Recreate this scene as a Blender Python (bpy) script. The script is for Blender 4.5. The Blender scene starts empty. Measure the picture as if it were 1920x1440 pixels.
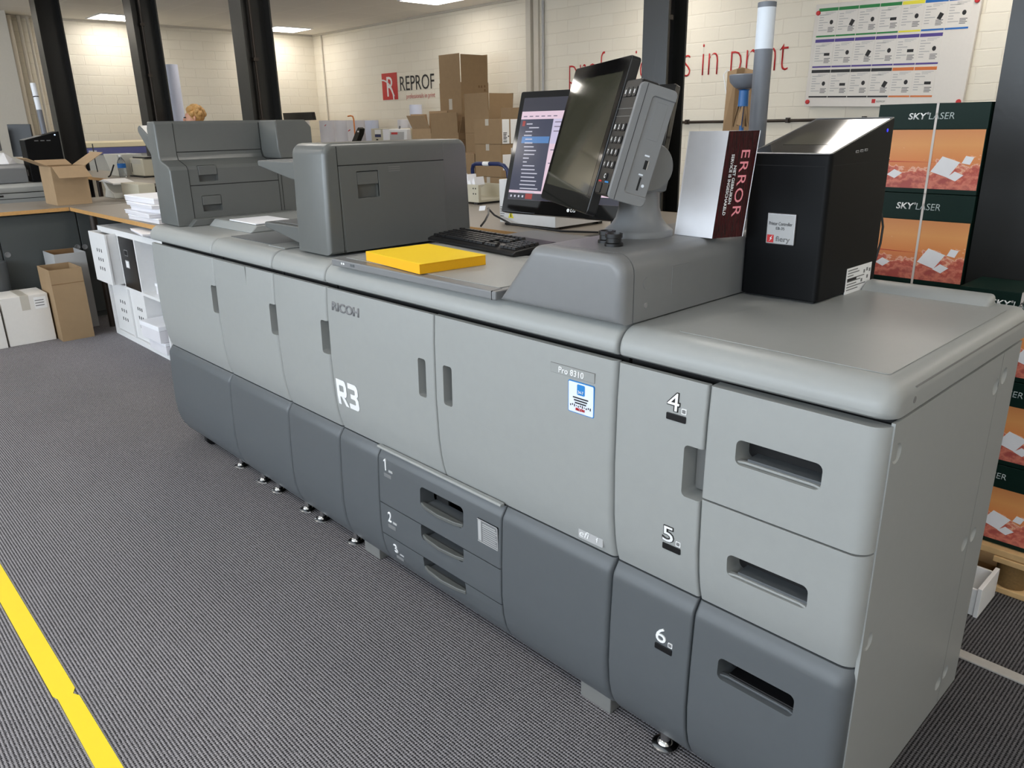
import bpy, bmesh, math, random
from mathutils import Matrix, Vector
random.seed(7)
SC = bpy.context.scene
COL = SC.collection
PI = math.pi
def lin(c):
    return tuple(((v/255)/12.92 if v/255 <= .04045 else (((v/255)+.055)/1.055)**2.4) for v in c)

# ------------------------------------------------------------------ camera
cam = bpy.data.cameras.new('camera'); camo = bpy.data.objects.new('camera', cam); COL.objects.link(camo)
cam.sensor_width = 36; cam.lens = 27.11; cam.clip_start = .05
yaw, pitch, roll = -.8184218, .3259203, -.0194427
fw = Vector((math.sin(yaw)*math.cos(pitch), math.cos(yaw)*math.cos(pitch), -math.sin(pitch)))
r0 = Vector((math.cos(yaw), -math.sin(yaw), 0)); u0 = r0.cross(fw)
cr = math.cos(roll)*r0+math.sin(roll)*u0; cu_ = -math.sin(roll)*r0+math.cos(roll)*u0
camo.matrix_world = Matrix(((cr.x, cu_.x, -fw.x, .9522349), (cr.y, cu_.y, -fw.y, -1.1871866), (cr.z, cu_.z, -fw.z, 1.3926789), (0, 0, 0, 1)))
SC.camera = camo

# ------------------------------------------------------------------ world, daylight, exposure
W = bpy.data.worlds.new('daylight_sky'); SC.world = W; W.use_nodes = True
bg = W.node_tree.nodes['Background']; bg.inputs[0].default_value = (.72, .84, 1, 1); bg.inputs[1].default_value = 1.0
SC.view_settings.view_transform = 'Standard'; SC.view_settings.look = 'None'
SC.view_settings.exposure = 0.0; SC.view_settings.gamma = 1; SC.view_settings.use_curve_mapping = False
SC.cycles.max_bounces = 8; SC.cycles.diffuse_bounces = 5; SC.cycles.glossy_bounces = 4
SC.cycles.transmission_bounces = 6; SC.cycles.sample_clamp_indirect = 6
SC.cycles.caustics_reflective = False; SC.cycles.caustics_refractive = False
def area(name, loc, rot, sx, sy, power, col):
    l = bpy.data.lights.new(name, 'AREA'); l.shape = 'RECTANGLE'; l.size = sx; l.size_y = sy; l.energy = power; l.color = col
    o = bpy.data.objects.new(name, l); COL.objects.link(o); o.location = loc; o.rotation_euler = rot; return o
DAY = (.80, .90, 1.0)
for i, x in enumerate((-5.6, -2.8, 0.0, 2.8)):
    area('window_daylight', (x, -4.72, 1.75), (PI/2, 0, 0), 2.4, 1.5, 95, DAY)
PANEL_GLOW = 12.5

# ------------------------------------------------------------------ materials
def nt(m): return m.node_tree
def mat(name, col, rough=.5, metal=0, var=.03, vs=40, bump=0, bs=200, emit=0, spec=.5, coat=0, alpha=None, trans=0):
    m = bpy.data.materials.new(name); m.use_nodes = True; t = m.node_tree; b = t.nodes['Principled BSDF']
    c = lin(col)
    tc = t.nodes.new('ShaderNodeTexCoord'); nz = t.nodes.new('ShaderNodeTexNoise'); nz.inputs['Scale'].default_value = vs
    nz.inputs['Detail'].default_value = 3
    t.links.new(tc.outputs['Object'], nz.inputs['Vector'])
    mx = t.nodes.new('ShaderNodeMix'); mx.data_type = 'RGBA'
    mx.inputs[6].default_value = (*[v*(1-var) for v in c], 1); mx.inputs[7].default_value = (*[min(1, v*(1+var)) for v in c], 1)
    t.links.new(nz.outputs['Fac'], mx.inputs[0]); t.links.new(mx.outputs[2], b.inputs['Base Color'])
    b.inputs['Roughness'].default_value = rough; b.inputs['Metallic'].default_value = metal
    b.inputs['Specular IOR Level'].default_value = spec; b.inputs['Coat Weight'].default_value = coat
    b.inputs['Coat Roughness'].default_value = .05
    if trans: b.inputs['Transmission Weight'].default_value = trans
    if alpha is not None: b.inputs['Alpha'].default_value = alpha
    if emit:
        b.inputs['Emission Color'].default_value = (*c, 1); b.inputs['Emission Strength'].default_value = emit
    if bump:
        n2 = t.nodes.new('ShaderNodeTexNoise'); n2.inputs['Scale'].default_value = bs
        t.links.new(tc.outputs['Object'], n2.inputs['Vector'])
        bp = t.nodes.new('ShaderNodeBump'); bp.inputs['Strength'].default_value = bump; bp.inputs['Distance'].default_value = .001
        t.links.new(n2.outputs['Fac'], bp.inputs['Height']); t.links.new(bp.outputs['Normal'], b.inputs['Normal'])
    return m
M = {}
M["light"] = mat('light_grey_plastic', (154, 156, 154), .40, bump=.08, bs=1400)
M['dark'] = mat('slate_grey_plastic', (88, 92, 95), .42, bump=.08, bs=1400)
M['mid'] = mat('mid_grey_plastic', (122, 123, 124), .38, bump=.08, bs=1400)
M['mid2'] = mat('feeder_grey_plastic', (98, 100, 98), .30, bump=.08, bs=1400)
M['pocket'] = mat('recess_grey', (120, 120, 118), .5)
M['gap'] = mat('gap_black', (16, 16, 17), .8)
M['black'] = mat('black_plastic', (14, 14, 16), .38)
M['blackgloss'] = mat('black_gloss', (6, 6, 7), .06, spec=.6)
M['blackmetal'] = mat('black_powder_coat', (3, 4, 6), .5, bump=.1, bs=1500, spec=.18)
M['paintblack'] = mat('black_post_paint', (30, 30, 29), .3, bump=.25, bs=60)
M['white'] = mat('white_print', (240, 240, 240), .5)
M['whitep'] = mat('white_paper', (243, 243, 247), .75)
M['whitelam'] = mat('white_laminate', (236, 236, 236), .4)
M['offwhite'] = mat('offwhite_plastic', (222, 222, 214), .4)
M['yellow'] = mat('yellow_paper', (255, 212, 18), .7)
M['yelside'] = mat('yellow_ream_edges', (248, 178, 8), .75, var=.12, vs=500)
M['tape'] = mat('yellow_floor_tape', (252, 222, 40), .45, var=.02)
M['striptape'] = mat('grey_floor_strip', (176, 172, 166), .5, var=.12, vs=60)
M['chrome'] = mat('steel', (200, 200, 200), .2, 1)
M['brushed'] = mat('satin_metal', (185, 185, 188), .3, .9)
M['card'] = mat('cardboard', (152, 126, 94), .8, var=.08, vs=18, bump=.05, bs=300)
M['card2'] = mat('pale_cardboard', (172, 145, 112), .8, var=.08, vs=18)
M['cardin'] = mat('cardboard_inside', (126, 95, 62), .85, var=.06)
M['kraft'] = mat('kraft_paper', (152, 122, 88), .8, var=.1, vs=30)
M['whitebox'] = mat('white_cardboard', (226, 222, 216), .7)
M['greybox'] = mat('grey_cardboard', (178, 178, 178), .7)
M['packtape'] = mat('packing_tape', (196, 190, 178), .3)
M['desktop'] = mat('grey_desk_laminate', (146, 138, 128), .42)
M['oak'] = mat('oak_edge_band', (196, 150, 92), .5, var=.15, vs=60)
M['cab'] = mat('grey_cabinet_door', (72, 76, 76), .5)
M['legdark'] = mat('dark_leg_metal', (62, 54, 48), .35, .4)
M['blue'] = mat('blue_plastic', (36, 98, 160), .4)
M['navy'] = mat('navy_tube', (36, 48, 92), .35)
M['beige'] = mat('beige_metal', (196, 190, 170), .5)
M['wood'] = mat('pallet_pine', (206, 170, 120), .75, var=.2, vs=25)
M['chip'] = mat('pressed_wood', (120, 92, 52), .85, var=.35, vs=160)
M['red'] = mat('sign_red', (196, 38, 40), .5)
M['txtblack'] = mat('print_black', (30, 28, 28), .55)
M['txtgrey'] = mat('print_grey', (120, 120, 120), .55)
M['txtpale'] = mat('print_pale_grey', (178, 178, 178), .55)
M['sblue'] = mat('sticker_blue', (40, 130, 200), .45)
M['spale'] = mat('sticker_paper', (226, 232, 248), .5)
M['emboss'] = mat('embossed_grey', (120, 120, 122), .4)
M['green'] = mat('carton_green', (4, 34, 27), .5, spec=.25)
M['laserg'] = mat('carton_pale_print', (190, 200, 200), .5)
M['strap'] = mat('white_strap', (214, 206, 200), .4)
M['skin'] = mat('skin', (214, 160, 134), .55)
M['hair'] = mat('blond_hair', (196, 152, 92), .5, var=.35, vs=60, bump=.4, bs=150)
M['cloth'] = mat('navy_knit', (44, 48, 66), .85)
M['denim'] = mat('denim', (52, 62, 88), .85)
M['violet'] = mat('violet_panel', (112, 116, 176), .4)
M['cream'] = mat('cream_lid', (228, 216, 182), .3)
M['roll'] = mat('paper_roll', (226, 224, 228), .65, var=.05, vs=6)
M['rollblue'] = mat('cool_white_roll', (214, 220, 240), .6)
M['pet'] = mat('clear_bottle', (225, 232, 236), .08, trans=.9, spec=.5)
M['ceilgrid'] = mat('ceiling_grid', (206, 200, 188), .6)
M['pole_white'] = mat('signal_diffuser', (222, 228, 236), .45)
M['greytube'] = mat('grey_tube', (112, 116, 124), .45)
M['wallpaint2'] = mat('white_wall_paint', (222, 218, 208), .8)
M['glassw'] = mat('window_glass', (235, 245, 250), .02, trans=1)
M['orange'] = mat('orange', (226, 130, 50), .5)
for k, c in dict(c_green=(30, 128, 62), c_yellow=(236, 226, 60), c_blue=(24, 104, 184), c_purple=(78, 60, 140), c_black=(28, 26, 26), c_orange=(214, 116, 52)).items():
    M[k] = mat('card_'+k[2:], c, .5)
M['cardpaper'] = mat('printed_sheet', (226, 222, 216), .5)
M['boardwhite'] = mat('board_white', (222, 217, 210), .35)

def emitmat(name, col, s):
    m = bpy.data.materials.new(name); m.use_nodes = True; t = m.node_tree; b = t.nodes['Principled BSDF']
    b.inputs['Base Color'].default_value = (.02, .02, .02, 1); b.inputs['Emission Color'].default_value = (*lin(col), 1)
    b.inputs['Emission Strength'].default_value = s; b.inputs['Roughness'].default_value = .15
    return m
M['led'] = emitmat('ceiling_panel_light', (255, 248, 238), PANEL_GLOW)
M['scr_navy'] = emitmat('screen_dark_menu', (46, 50, 74), 1.0)
M['scr_pink'] = emitmat('screen_pale_page', (222, 196, 212), 1.0)
M['scr_lav'] = emitmat('screen_lavender', (196, 188, 216), 1.0)
M['scr_bar'] = emitmat('screen_title_bar', (42, 42, 56), 1.0)
M['scr_hi'] = emitmat('screen_selected_row', (70, 120, 178), 1.0)
M['scr_txt'] = emitmat('screen_text', (190, 190, 205), 1.0)
M['scr_dark'] = emitmat('screen_page_text', (120, 110, 130), 1.0)
M['scr_red'] = emitmat('screen_red', (150, 44, 40), 1.0)
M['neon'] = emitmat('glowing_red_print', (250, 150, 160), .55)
M['ledblue'] = emitmat('blue_led', (30, 40, 230), 1.2)
M['ledwhite'] = emitmat('white_led', (200, 220, 255), 1.5)

def brickmat():
    m = bpy.data.materials.new('painted_brick'); m.use_nodes = True; t = m.node_tree; b = t.nodes['Principled BSDF']
    tc = t.nodes.new('ShaderNodeTexCoord'); sp = t.nodes.new('ShaderNodeSeparateXYZ'); ad = t.nodes.new('ShaderNodeMath'); ad.operation = 'ADD'
    t.links.new(tc.outputs['Object'], sp.inputs[0]); t.links.new(sp.outputs['X'], ad.inputs[0]); t.links.new(sp.outputs['Y'], ad.inputs[1])
    cb = t.nodes.new('ShaderNodeCombineXYZ'); t.links.new(ad.outputs[0], cb.inputs[0]); t.links.new(sp.outputs['Z'], cb.inputs[1])
    nz = t.nodes.new('ShaderNodeTexNoise'); nz.inputs['Scale'].default_value = 5; nz.inputs['Detail'].default_value = 4
    t.links.new(cb.outputs[0], nz.inputs['Vector'])
    av = t.nodes.new('ShaderNodeMixRGB'); av.blend_type = 'ADD'; av.inputs[0].default_value = .025
    t.links.new(cb.outputs[0], av.inputs[1]); t.links.new(nz.outputs['Color'], av.inputs[2])
    br = t.nodes.new('ShaderNodeTexBrick'); br.inputs['Scale'].default_value = 1; br.inputs['Brick Width'].default_value = .33; br.inputs['Row Height'].default_value = .125
    br.inputs['Mortar Size'].default_value = .007; br.inputs['Mortar Smooth'].default_value = 1.0
    br.inputs['Color1'].default_value = (*lin((236, 229, 213)), 1); br.inputs['Color2'].default_value = (*lin((239, 233, 218)), 1); br.inputs['Mortar'].default_value = (*lin((229, 222, 206)), 1)
    t.links.new(av.outputs[0], br.inputs['Vector']); t.links.new(br.outputs['Color'], b.inputs['Base Color'])
    n2 = t.nodes.new('ShaderNodeTexNoise'); n2.inputs['Scale'].default_value = 30; t.links.new(cb.outputs[0], n2.inputs['Vector'])
    ml = t.nodes.new('ShaderNodeMath'); ml.operation = 'MULTIPLY_ADD'; ml.inputs[1].default_value = .35
    t.links.new(n2.outputs['Fac'], ml.inputs[0]); iv = t.nodes.new('ShaderNodeMath'); iv.operation = 'SUBTRACT'; iv.inputs[0].default_value = 1
    t.links.new(br.outputs['Fac'], iv.inputs[1]); t.links.new(iv.outputs[0], ml.inputs[2])
    bp = t.nodes.new('ShaderNodeBump'); bp.inputs['Strength'].default_value = .32; bp.inputs['Distance'].default_value = .007
    t.links.new(ml.outputs[0], bp.inputs['Height']); t.links.new(bp.outputs['Normal'], b.inputs['Normal']); b.inputs['Roughness'].default_value = .55
    return m
M['brick'] = brickmat()

def carpetmat():
    m = bpy.data.materials.new('ribbed_carpet'); m.use_nodes = True; t = m.node_tree; b = t.nodes['Principled BSDF']
    N = t.nodes.new; L = t.links.new
    tc = N('ShaderNodeTexCoord'); sp = N('ShaderNodeSeparateXYZ'); L(tc.outputs['Object'], sp.inputs[0])
    def math_(op, a, bb=None):
        n = N('ShaderNodeMath'); n.operation = op
        for i, v in enumerate((a, bb)):
            if v is None: continue
            if isinstance(v, (int, float)): n.inputs[i].default_value = v
            else: L(v, n.inputs[i])
        return n.outputs[0]
    # region beyond the floor strip / past the machine end: ribs run the other way
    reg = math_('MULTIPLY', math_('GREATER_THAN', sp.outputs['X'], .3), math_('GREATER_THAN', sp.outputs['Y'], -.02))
    nz = N('ShaderNodeTexNoise'); nz.inputs['Scale'].default_value = 300; nz.inputs['Detail'].default_value = 2; L(tc.outputs['Object'], nz.inputs['Vector'])
    wob = math_('MULTIPLY', math_('SUBTRACT', nz.outputs['Fac'], .5), .006)
    mixa = N('ShaderNodeMix'); mixa.data_type = 'FLOAT'; L(reg, mixa.inputs[0]); L(sp.outputs['Y'], mixa.inputs[2]); L(sp.outputs['X'], mixa.inputs[3])
    mixb = N('ShaderNodeMix'); mixb.data_type = 'FLOAT'; L(reg, mixb.inputs[0]); L(sp.outputs['X'], mixb.inputs[2]); L(sp.outputs['Y'], mixb.inputs[3])
    rib = math_('ADD', math_('MULTIPLY', math_('SINE', math_('MULTIPLY', math_('ADD', mixa.outputs[0], wob), 2*PI/.0085)), .5), .5)
    dot = math_('ADD', math_('MULTIPLY', math_('SINE', math_('MULTIPLY', math_('ADD', mixb.outputs[0], wob), 2*PI/.007)), .5), .5)
    h = math_('ADD', math_('MULTIPLY', rib, .72), math_('MULTIPLY', dot, .28))
    h2 = math_('ADD', h, math_('MULTIPLY', math_('SUBTRACT', nz.outputs['Fac'], .5), 1.1))
    big = N('ShaderNodeTexNoise'); big.inputs['Scale'].default_value = 2.2; big.inputs['Detail'].default_value = 4; L(tc.outputs['Object'], big.inputs['Vector'])
    rp = N('ShaderNodeValToRGB'); e = rp.color_ramp.elements
    e[0].position = .1; e[0].color = (*lin((42, 41, 43)), 1); e[1].position = .95; e[1].color = (*lin((180, 176, 180)), 1)
    L(h2, rp.inputs[0])
    mu = N('ShaderNodeMixRGB'); mu.blend_type = 'MULTIPLY'; mu.inputs[0].default_value = .2; L(rp.outputs[0], mu.inputs[1]); L(big.outputs['Fac'], mu.inputs[2])
    dk = N('ShaderNodeMixRGB'); dk.blend_type = 'MULTIPLY'; L(reg, dk.inputs[0]); L(mu.outputs[0], dk.inputs[1]); dk.inputs[2].default_value = (.4, .4, .4, 1)   # darker-threaded carpet here, with the machine's shade painted into its colour
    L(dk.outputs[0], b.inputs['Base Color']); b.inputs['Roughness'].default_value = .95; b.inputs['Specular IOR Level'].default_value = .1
    bp = N('ShaderNodeBump'); bp.inputs['Strength'].default_value = .5; bp.inputs['Distance'].default_value = .003
    L(h2, bp.inputs['Height']); L(bp.outputs['Normal'], b.inputs['Normal'])
    return m
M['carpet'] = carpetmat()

def ceilmat():
    m = bpy.data.materials.new('ceiling_tile'); m.use_nodes = True; t = m.node_tree; b = t.nodes['Principled BSDF']
    tc = t.nodes.new('ShaderNodeTexCoord'); mp = t.nodes.new('ShaderNodeMapping'); mp.inputs['Location'].default_value = (10.91, -2.4, 0)
    t.links.new(tc.outputs['Object'], mp.inputs[0])
    br = t.nodes.new('ShaderNodeTexBrick'); br.offset = 0; br.inputs['Scale'].default_value = 1; br.inputs['Brick Width'].default_value = .6; br.inputs['Row Height'].default_value = .6
    br.inputs['Mortar Size'].default_value = .012; br.inputs['Color1'].default_value = (*lin((240, 236, 229)), 1); br.inputs['Color2'].default_value = (*lin((234, 230, 223)), 1)
    br.inputs['Mortar'].default_value = (*lin((244, 240, 232)), 1)
    t.links.new(mp.outputs[0], br.inputs['Vector']); t.links.new(br.outputs['Color'], b.inputs['Base Color']); b.inputs['Roughness'].default_value = .9
    return m
M['ceil'] = ceilmat()

def skymat():
    m = bpy.data.materials.new('sunset_print'); m.use_nodes = True; t = m.node_tree; b = t.nodes['Principled BSDF']; L = t.links.new; N = t.nodes.new
    tc = N('ShaderNodeTexCoord'); sp = N('ShaderNodeSeparateXYZ'); L(tc.outputs['Generated'], sp.inputs[0])
    g = N('ShaderNodeValToRGB'); cr_ = g.color_ramp; cr_.elements[0].position = 0; cr_.elements[0].color = (*lin((206, 104, 84)), 1)
    cr_.elements[1].position = 1; cr_.elements[1].color = (*lin((214, 140, 84)), 1)
    for p, c in ((.3, (222, 126, 84)), (.5, (232, 146, 84)), (.75, (230, 160, 96))):
        e = cr_.elements.new(p); e.color = (*lin(c), 1)
    L(sp.outputs['Z'], g.inputs[0])
    mp = N('ShaderNodeMapping'); mp.inputs['Scale'].default_value = (4.2, 1, 3.4); L(tc.outputs['Generated'], mp.inputs[0])
    nz = N('ShaderNodeTexNoise'); nz.inputs['Scale'].default_value = 1.1; nz.inputs['Detail'].default_value = 7; nz.inputs['Roughness'].default_value = .62; L(mp.outputs[0], nz.inputs['Vector'])
    # clouds only in the lower half of the print
    ma = N('ShaderNodeMath'); ma.operation = 'MULTIPLY_ADD'; ma.inputs[1].default_value = -.62; ma.inputs[2].default_value = .40; L(sp.outputs['Z'], ma.inputs[0])
    ad = N('ShaderNodeMath'); ad.operation = 'ADD'; L(ma.outputs[0], ad.inputs[0]); L(nz.outputs['Fac'], ad.inputs[1])
    c = N('ShaderNodeValToRGB'); q = c.color_ramp
    q.elements[0].position = .63; q.elements[0].color = (0, 0, 0, 1); q.elements[1].position = .66; q.elements[1].color = (1, 1, 1, 1)
    L(ad.outputs[0], c.inputs[0])
    cc = N('ShaderNodeValToRGB'); q = cc.color_ramp
    q.elements[0].position = .645; q.elements[0].color = (*lin((252, 214, 186)), 1); q.elements[1].position = .95; q.elements[1].color = (*lin((178, 84, 76)), 1)
    e = q.elements.new(.69); e.color = (*lin((226, 130, 104)), 1); e = q.elements.new(.76); e.color = (*lin((190, 84, 72)), 1); e = q.elements.new(.84); e.color = (*lin((224, 134, 112)), 1)
    L(ad.outputs[0], cc.inputs[0])
    mx = N('ShaderNodeMixRGB'); L(c.outputs[0], mx.inputs[0]); L(g.outputs[0], mx.inputs[1]); L(cc.outputs[0], mx.inputs[2])
    # yellow glow in the printed sky near the horizon
    gx = N('ShaderNodeTexGradient'); gx.gradient_type = 'SPHERICAL'; m2 = N('ShaderNodeMapping'); m2.inputs['Location'].default_value = (-.75, -1.0, -1.35); m2.inputs['Scale'].default_value = (2.6, 2, 2.6)
    L(tc.outputs['Generated'], m2.inputs[0]); L(m2.outputs[0], gx.inputs[0])
    my = N('ShaderNodeMixRGB'); L(gx.outputs['Fac'], my.inputs[0]); L(mx.outputs[0], my.inputs[1]); my.inputs[2].default_value = (*lin((246, 200, 80)), 1)
    L(my.outputs[0], b.inputs['Base Color']); b.inputs['Roughness'].default_value = .45
    return m
M['sky'] = skymat()

def errmat():
    m = bpy.data.materials.new('dark_red_code_print'); m.use_nodes = True; t = m.node_tree; b = t.nodes['Principled BSDF']; L = t.links.new; N = t.nodes.new
    tc = N('ShaderNodeTexCoord'); mp = N('ShaderNodeMapping'); mp.inputs['Scale'].default_value = (40, 40, 6); L(tc.outputs['Generated'], mp.inputs[0])
    nz = N('ShaderNodeTexNoise'); nz.inputs['Scale'].default_value = 1; nz.inputs['Detail'].default_value = 6; L(mp.outputs[0], nz.inputs['Vector'])
    r = N('ShaderNodeValToRGB'); q = r.color_ramp; q.elements[0].position = .3; q.elements[0].color = (*lin((14, 1, 3)), 1); q.elements[1].position = .8; q.elements[1].color = (*lin((74, 6, 14)), 1)
    L(nz.outputs['Fac'], r.inputs[0]); L(r.outputs[0], b.inputs['Base Color']); b.inputs['Roughness'].default_value = .18; b.inputs['Specular IOR Level'].default_value = .3
    return m
M['err'] = errmat()

# ------------------------------------------------------------------ object helpers
WM = {}
def link(o):
    COL.objects.link(o); return o
def tag(o, label=None, cat=None, group=None, kind=None):
    if label: o['label'] = label
    if cat: o['category'] = cat
    if group: o['group'] = group
    if kind: o['kind'] = kind
    return o
def thing(name, label, cat, loc=(0, 0, 0), rz=0, group=None):
    o = link(bpy.data.objects.new(name, None)); o.empty_display_size = .05
    o.location = loc; o.rotation_euler = (0, 0, rz); WM[o.name] = Matrix.Translation(loc) @ Matrix.Rotation(rz, 4, 'Z')
    return tag(o, label, cat, group)
def wm(o): return WM.get(o.name, Matrix.Identity(4)) if o else Matrix.Identity(4)
def copy_tree(o, parent=None):
    c = o.copy(); COL.objects.link(c)
    if parent: c.parent = parent
    for ch in list(o.children): copy_tree(ch, c)
    return c
def rr(x0, x1, z0, z1, r, n=4):
    p = []
    for cx, cz, a in ((x1-r, z1-r, 0), (x0+r, z1-r, 90), (x0+r, z0+r, 180), (x1-r, z0+r, 270)):
        for i in range(n+1):
            t = math.radians(a+90*i/n); p.append((cx+r*math.cos(t), cz+r*math.sin(t)))
    return p
class MB:
    def __init__(s, T=None): s.bm = bmesh.new(); s.T = T; s.m = 0
    def _f(s, vs):
        try:
            f = s.bm.faces.new(vs); f.material_index = s.m; return f
        except ValueError: return None
    def v(s, p): return s.bm.verts.new(Vector(p))
    def box(s, x0, x1, y0, y1, z0, z1):
        V = [s.v((x, y, z)) for x in (x0, x1) for y in (y0, y1) for z in (z0, z1)]
        for q in ((0, 1, 3, 2), (4, 6, 7, 5), (0, 4, 5, 1), (2, 3, 7, 6), (0, 2, 6, 4), (1, 5, 7, 3)): s._f([V[i] for i in q])
        return s
    def prism(s, pts, axis, a, b):
        def P(p, t): return {'x': (t, p[0], p[1]), 'y': (p[0], t, p[1]), 'z': (p[0], p[1], t)}[axis]
        A = [s.v(P(p, a)) for p in pts]; B = [s.v(P(p, b)) for p in pts]; n = len(pts)
        s._f(A[::-1]); s._f(B)
        for i in range(n): s._f([A[i], A[(i+1) % n], B[(i+1) % n], B[i]])
        return s
    def rprism(s, pts, axis, a, b, ra=0, rb=0, n=6):
        """prism whose rims at a and b are rounded with radius ra / rb (profile shrinks towards the ends)"""
        def P(p, t): return {'x': (t, p[0], p[1]), 'y': (p[0], t, p[1]), 'z': (p[0], p[1], t)}[axis]
        m = len(pts); A2 = sum(pts[i][0]*pts[(i+1) % m][1]-pts[(i+1) % m][0]*pts[i][1] for i in range(m)); sg = 1 if A2 > 0 else -1; N = []
        for i in range(m):
            (x0, y0), (x1, y1), (x2, y2) = pts[i-1], pts[i], pts[(i+1) % m]
            d1 = Vector((x1-x0, y1-y0)).normalized(); d2 = Vector((x2-x1, y2-y1)).normalized()
            n1 = Vector((d1.y, -d1.x))*sg; n2 = Vector((d2.y, -d2.x))*sg; q = (n1+n2).normalized(); N.append(q/max(.35, q.dot(n1)))
        cols = [(a+ra*(1-math.cos(t)), ra*(1-math.sin(t))) for t in [PI/2*i/n for i in range(n+1)]] if ra else [(a, 0)]
        cols += [(b-rb*(1-math.sin(t)), rb*(1-math.cos(t))) for t in [PI/2*i/n for i in range(n+1)]] if rb else [(b, 0)]
        R = [[s.v(P((p[0]-q.x*d, p[1]-q.y*d), x)) for p, q in zip(pts, N)] for x, d in cols]
        s._f(R[0][::-1]); s._f(R[-1])
        for A, B in zip(R, R[1:]):
            for i in range(m): s._f([A[i], A[(i+1) % m], B[(i+1) % m], B[i]])
        return s
    def cyl(s, p0, p1, r0, r1=None, n=24, cap=True):
        p0 = Vector(p0); p1 = Vector(p1); r1 = r0 if r1 is None else r1; d = (p1-p0).normalized()
        a = d.orthogonal().normalized(); b = d.cross(a)
        A = [s.v(p0+(a*math.cos(2*PI*i/n)+b*math.sin(2*PI*i/n))*r0) for i in range(n)]
        B = [s.v(p1+(a*math.cos(2*PI*i/n)+b*math.sin(2*PI*i/n))*r1) for i in range(n)]
        for i in range(n): s._f([A[i], A[(i+1) % n], B[(i+1) % n], B[i]])
        if cap: s._f(A[::-1]); s._f(B)
        return s
    def lathe(s, prof, o=(0, 0, 0), n=32):
        o = Vector(o); R = []
        for r, z in prof:
            R.append([s.v(o+Vector((r*math.cos(2*PI*i/n), r*math.sin(2*PI*i/n), z))) for i in range(n)] if r > 1e-6 else [s.v(o+Vector((0, 0, z)))])
        for A, B in zip(R, R[1:]):
            for i in range(n):
                j = (i+1) % n
                if len(A) == 1 and len(B) == 1: continue
                if len(A) == 1: s._f([A[0], B[i], B[j]])
                elif len(B) == 1: s._f([A[i], A[j], B[0]])
                else: s._f([A[i], A[j], B[j], B[i]])
        if len(R[0]) > 1: s._f(R[0][::-1])
        if len(R[-1]) > 1: s._f(R[-1])
        return s
    def tube(s, pts, r, n=8):
        pts = [Vector(p) for p in pts]; prev = None; up = None; rings = []
        for i, p in enumerate(pts):
            d = (pts[min(i+1, len(pts)-1)]-pts[max(i-1, 0)]).normalized()
            if up is None: up = d.orthogonal().normalized()
            else: up = (up-d*up.dot(d)).normalized()
            b = d.cross(up)
            rings.append([s.v(p+(up*math.cos(2*PI*k/n)+b*math.sin(2*PI*k/n))*r) for k in range(n)])
        for A, B in zip(rings, rings[1:]):
            for k in range(n): s._f([A[k], A[(k+1) % n], B[(k+1) % n], B[k]])
        s._f(rings[0][::-1]); s._f(rings[-1]); return s
    def sphere(s, c, r, u=20, w=12):
        c = Vector(c); r = (r, r, r) if isinstance(r, (int, float)) else r; rows = []
        for j in range(w+1):
            t = PI*j/w
            if j in (0, w): rows.append([s.v(c+Vector((0, 0, r[2]*math.cos(t))))])
            else: rows.append([s.v(c+Vector((r[0]*math.sin(t)*math.cos(2*PI*i/u), r[1]*math.sin(t)*math.sin(2*PI*i/u), r[2]*math.cos(t)))) for i in range(u)])
        for A, B in zip(rows, rows[1:]):
            for i in range(u):
                j = (i+1) % u
                if len(A) == 1: s._f([A[0], B[i], B[j]])
                elif len(B) == 1: s._f([A[i], B[0], A[j]])
                else: s._f([A[i], B[i], B[j], A[j]])
        return s
    def plate(s, o, r, u, w, h, t):
        """slab of width w along r, height h along u, thickness t against r x u; o = lower left of the front"""
        o = Vector(o); r = Vector(r).normalized(); u = Vector(u).normalized(); n = r.cross(u)
        f = [o, o+r*w, o+r*w+u*h, o+u*h]; A = [s.v(p) for p in f]; B = [s.v(p-n*t) for p in f]
        s._f(A); s._f(B[::-1])
        for i in range(4): s._f([A[i], B[i], B[(i+1) % 4], A[(i+1) % 4]])
        return s
    def bev(s, test, off, seg=4):
        ed = [e for e in s.bm.edges if test((e.verts[0].co+e.verts[1].co)/2, e)]
        bmesh.ops.bevel(s.bm, geom=ed, offset=off, segments=seg, profile=.5, affect='EDGES'); return s
    def build(s, name, m, parent=None, bevel=0, seg=2, sharp=38, smooth=True):
        bmesh.ops.recalc_face_normals(s.bm, faces=s.bm.faces)
        if s.T: s.bm.transform(s.T)
        s.bm.transform(wm(parent).inverted())
        me = bpy.data.meshes.new(name); s.bm.to_mesh(me); s.bm.free()
        for x in (m if isinstance(m, (list, tuple)) else [m]): me.materials.append(x)
        if smooth:
            me.shade_smooth(); me.set_sharp_from_angle(angle=math.radians(sharp))
        o = link(bpy.data.objects.new(name, me))
        if parent: o.parent = parent; WM[o.name] = wm(parent)
        if bevel:
            b = o.modifiers.new('edge', 'BEVEL'); b.width = bevel; b.segments = seg; b.limit_method = 'ANGLE'; b.angle_limit = math.radians(40); b.harden_normals = True
        return o
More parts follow.
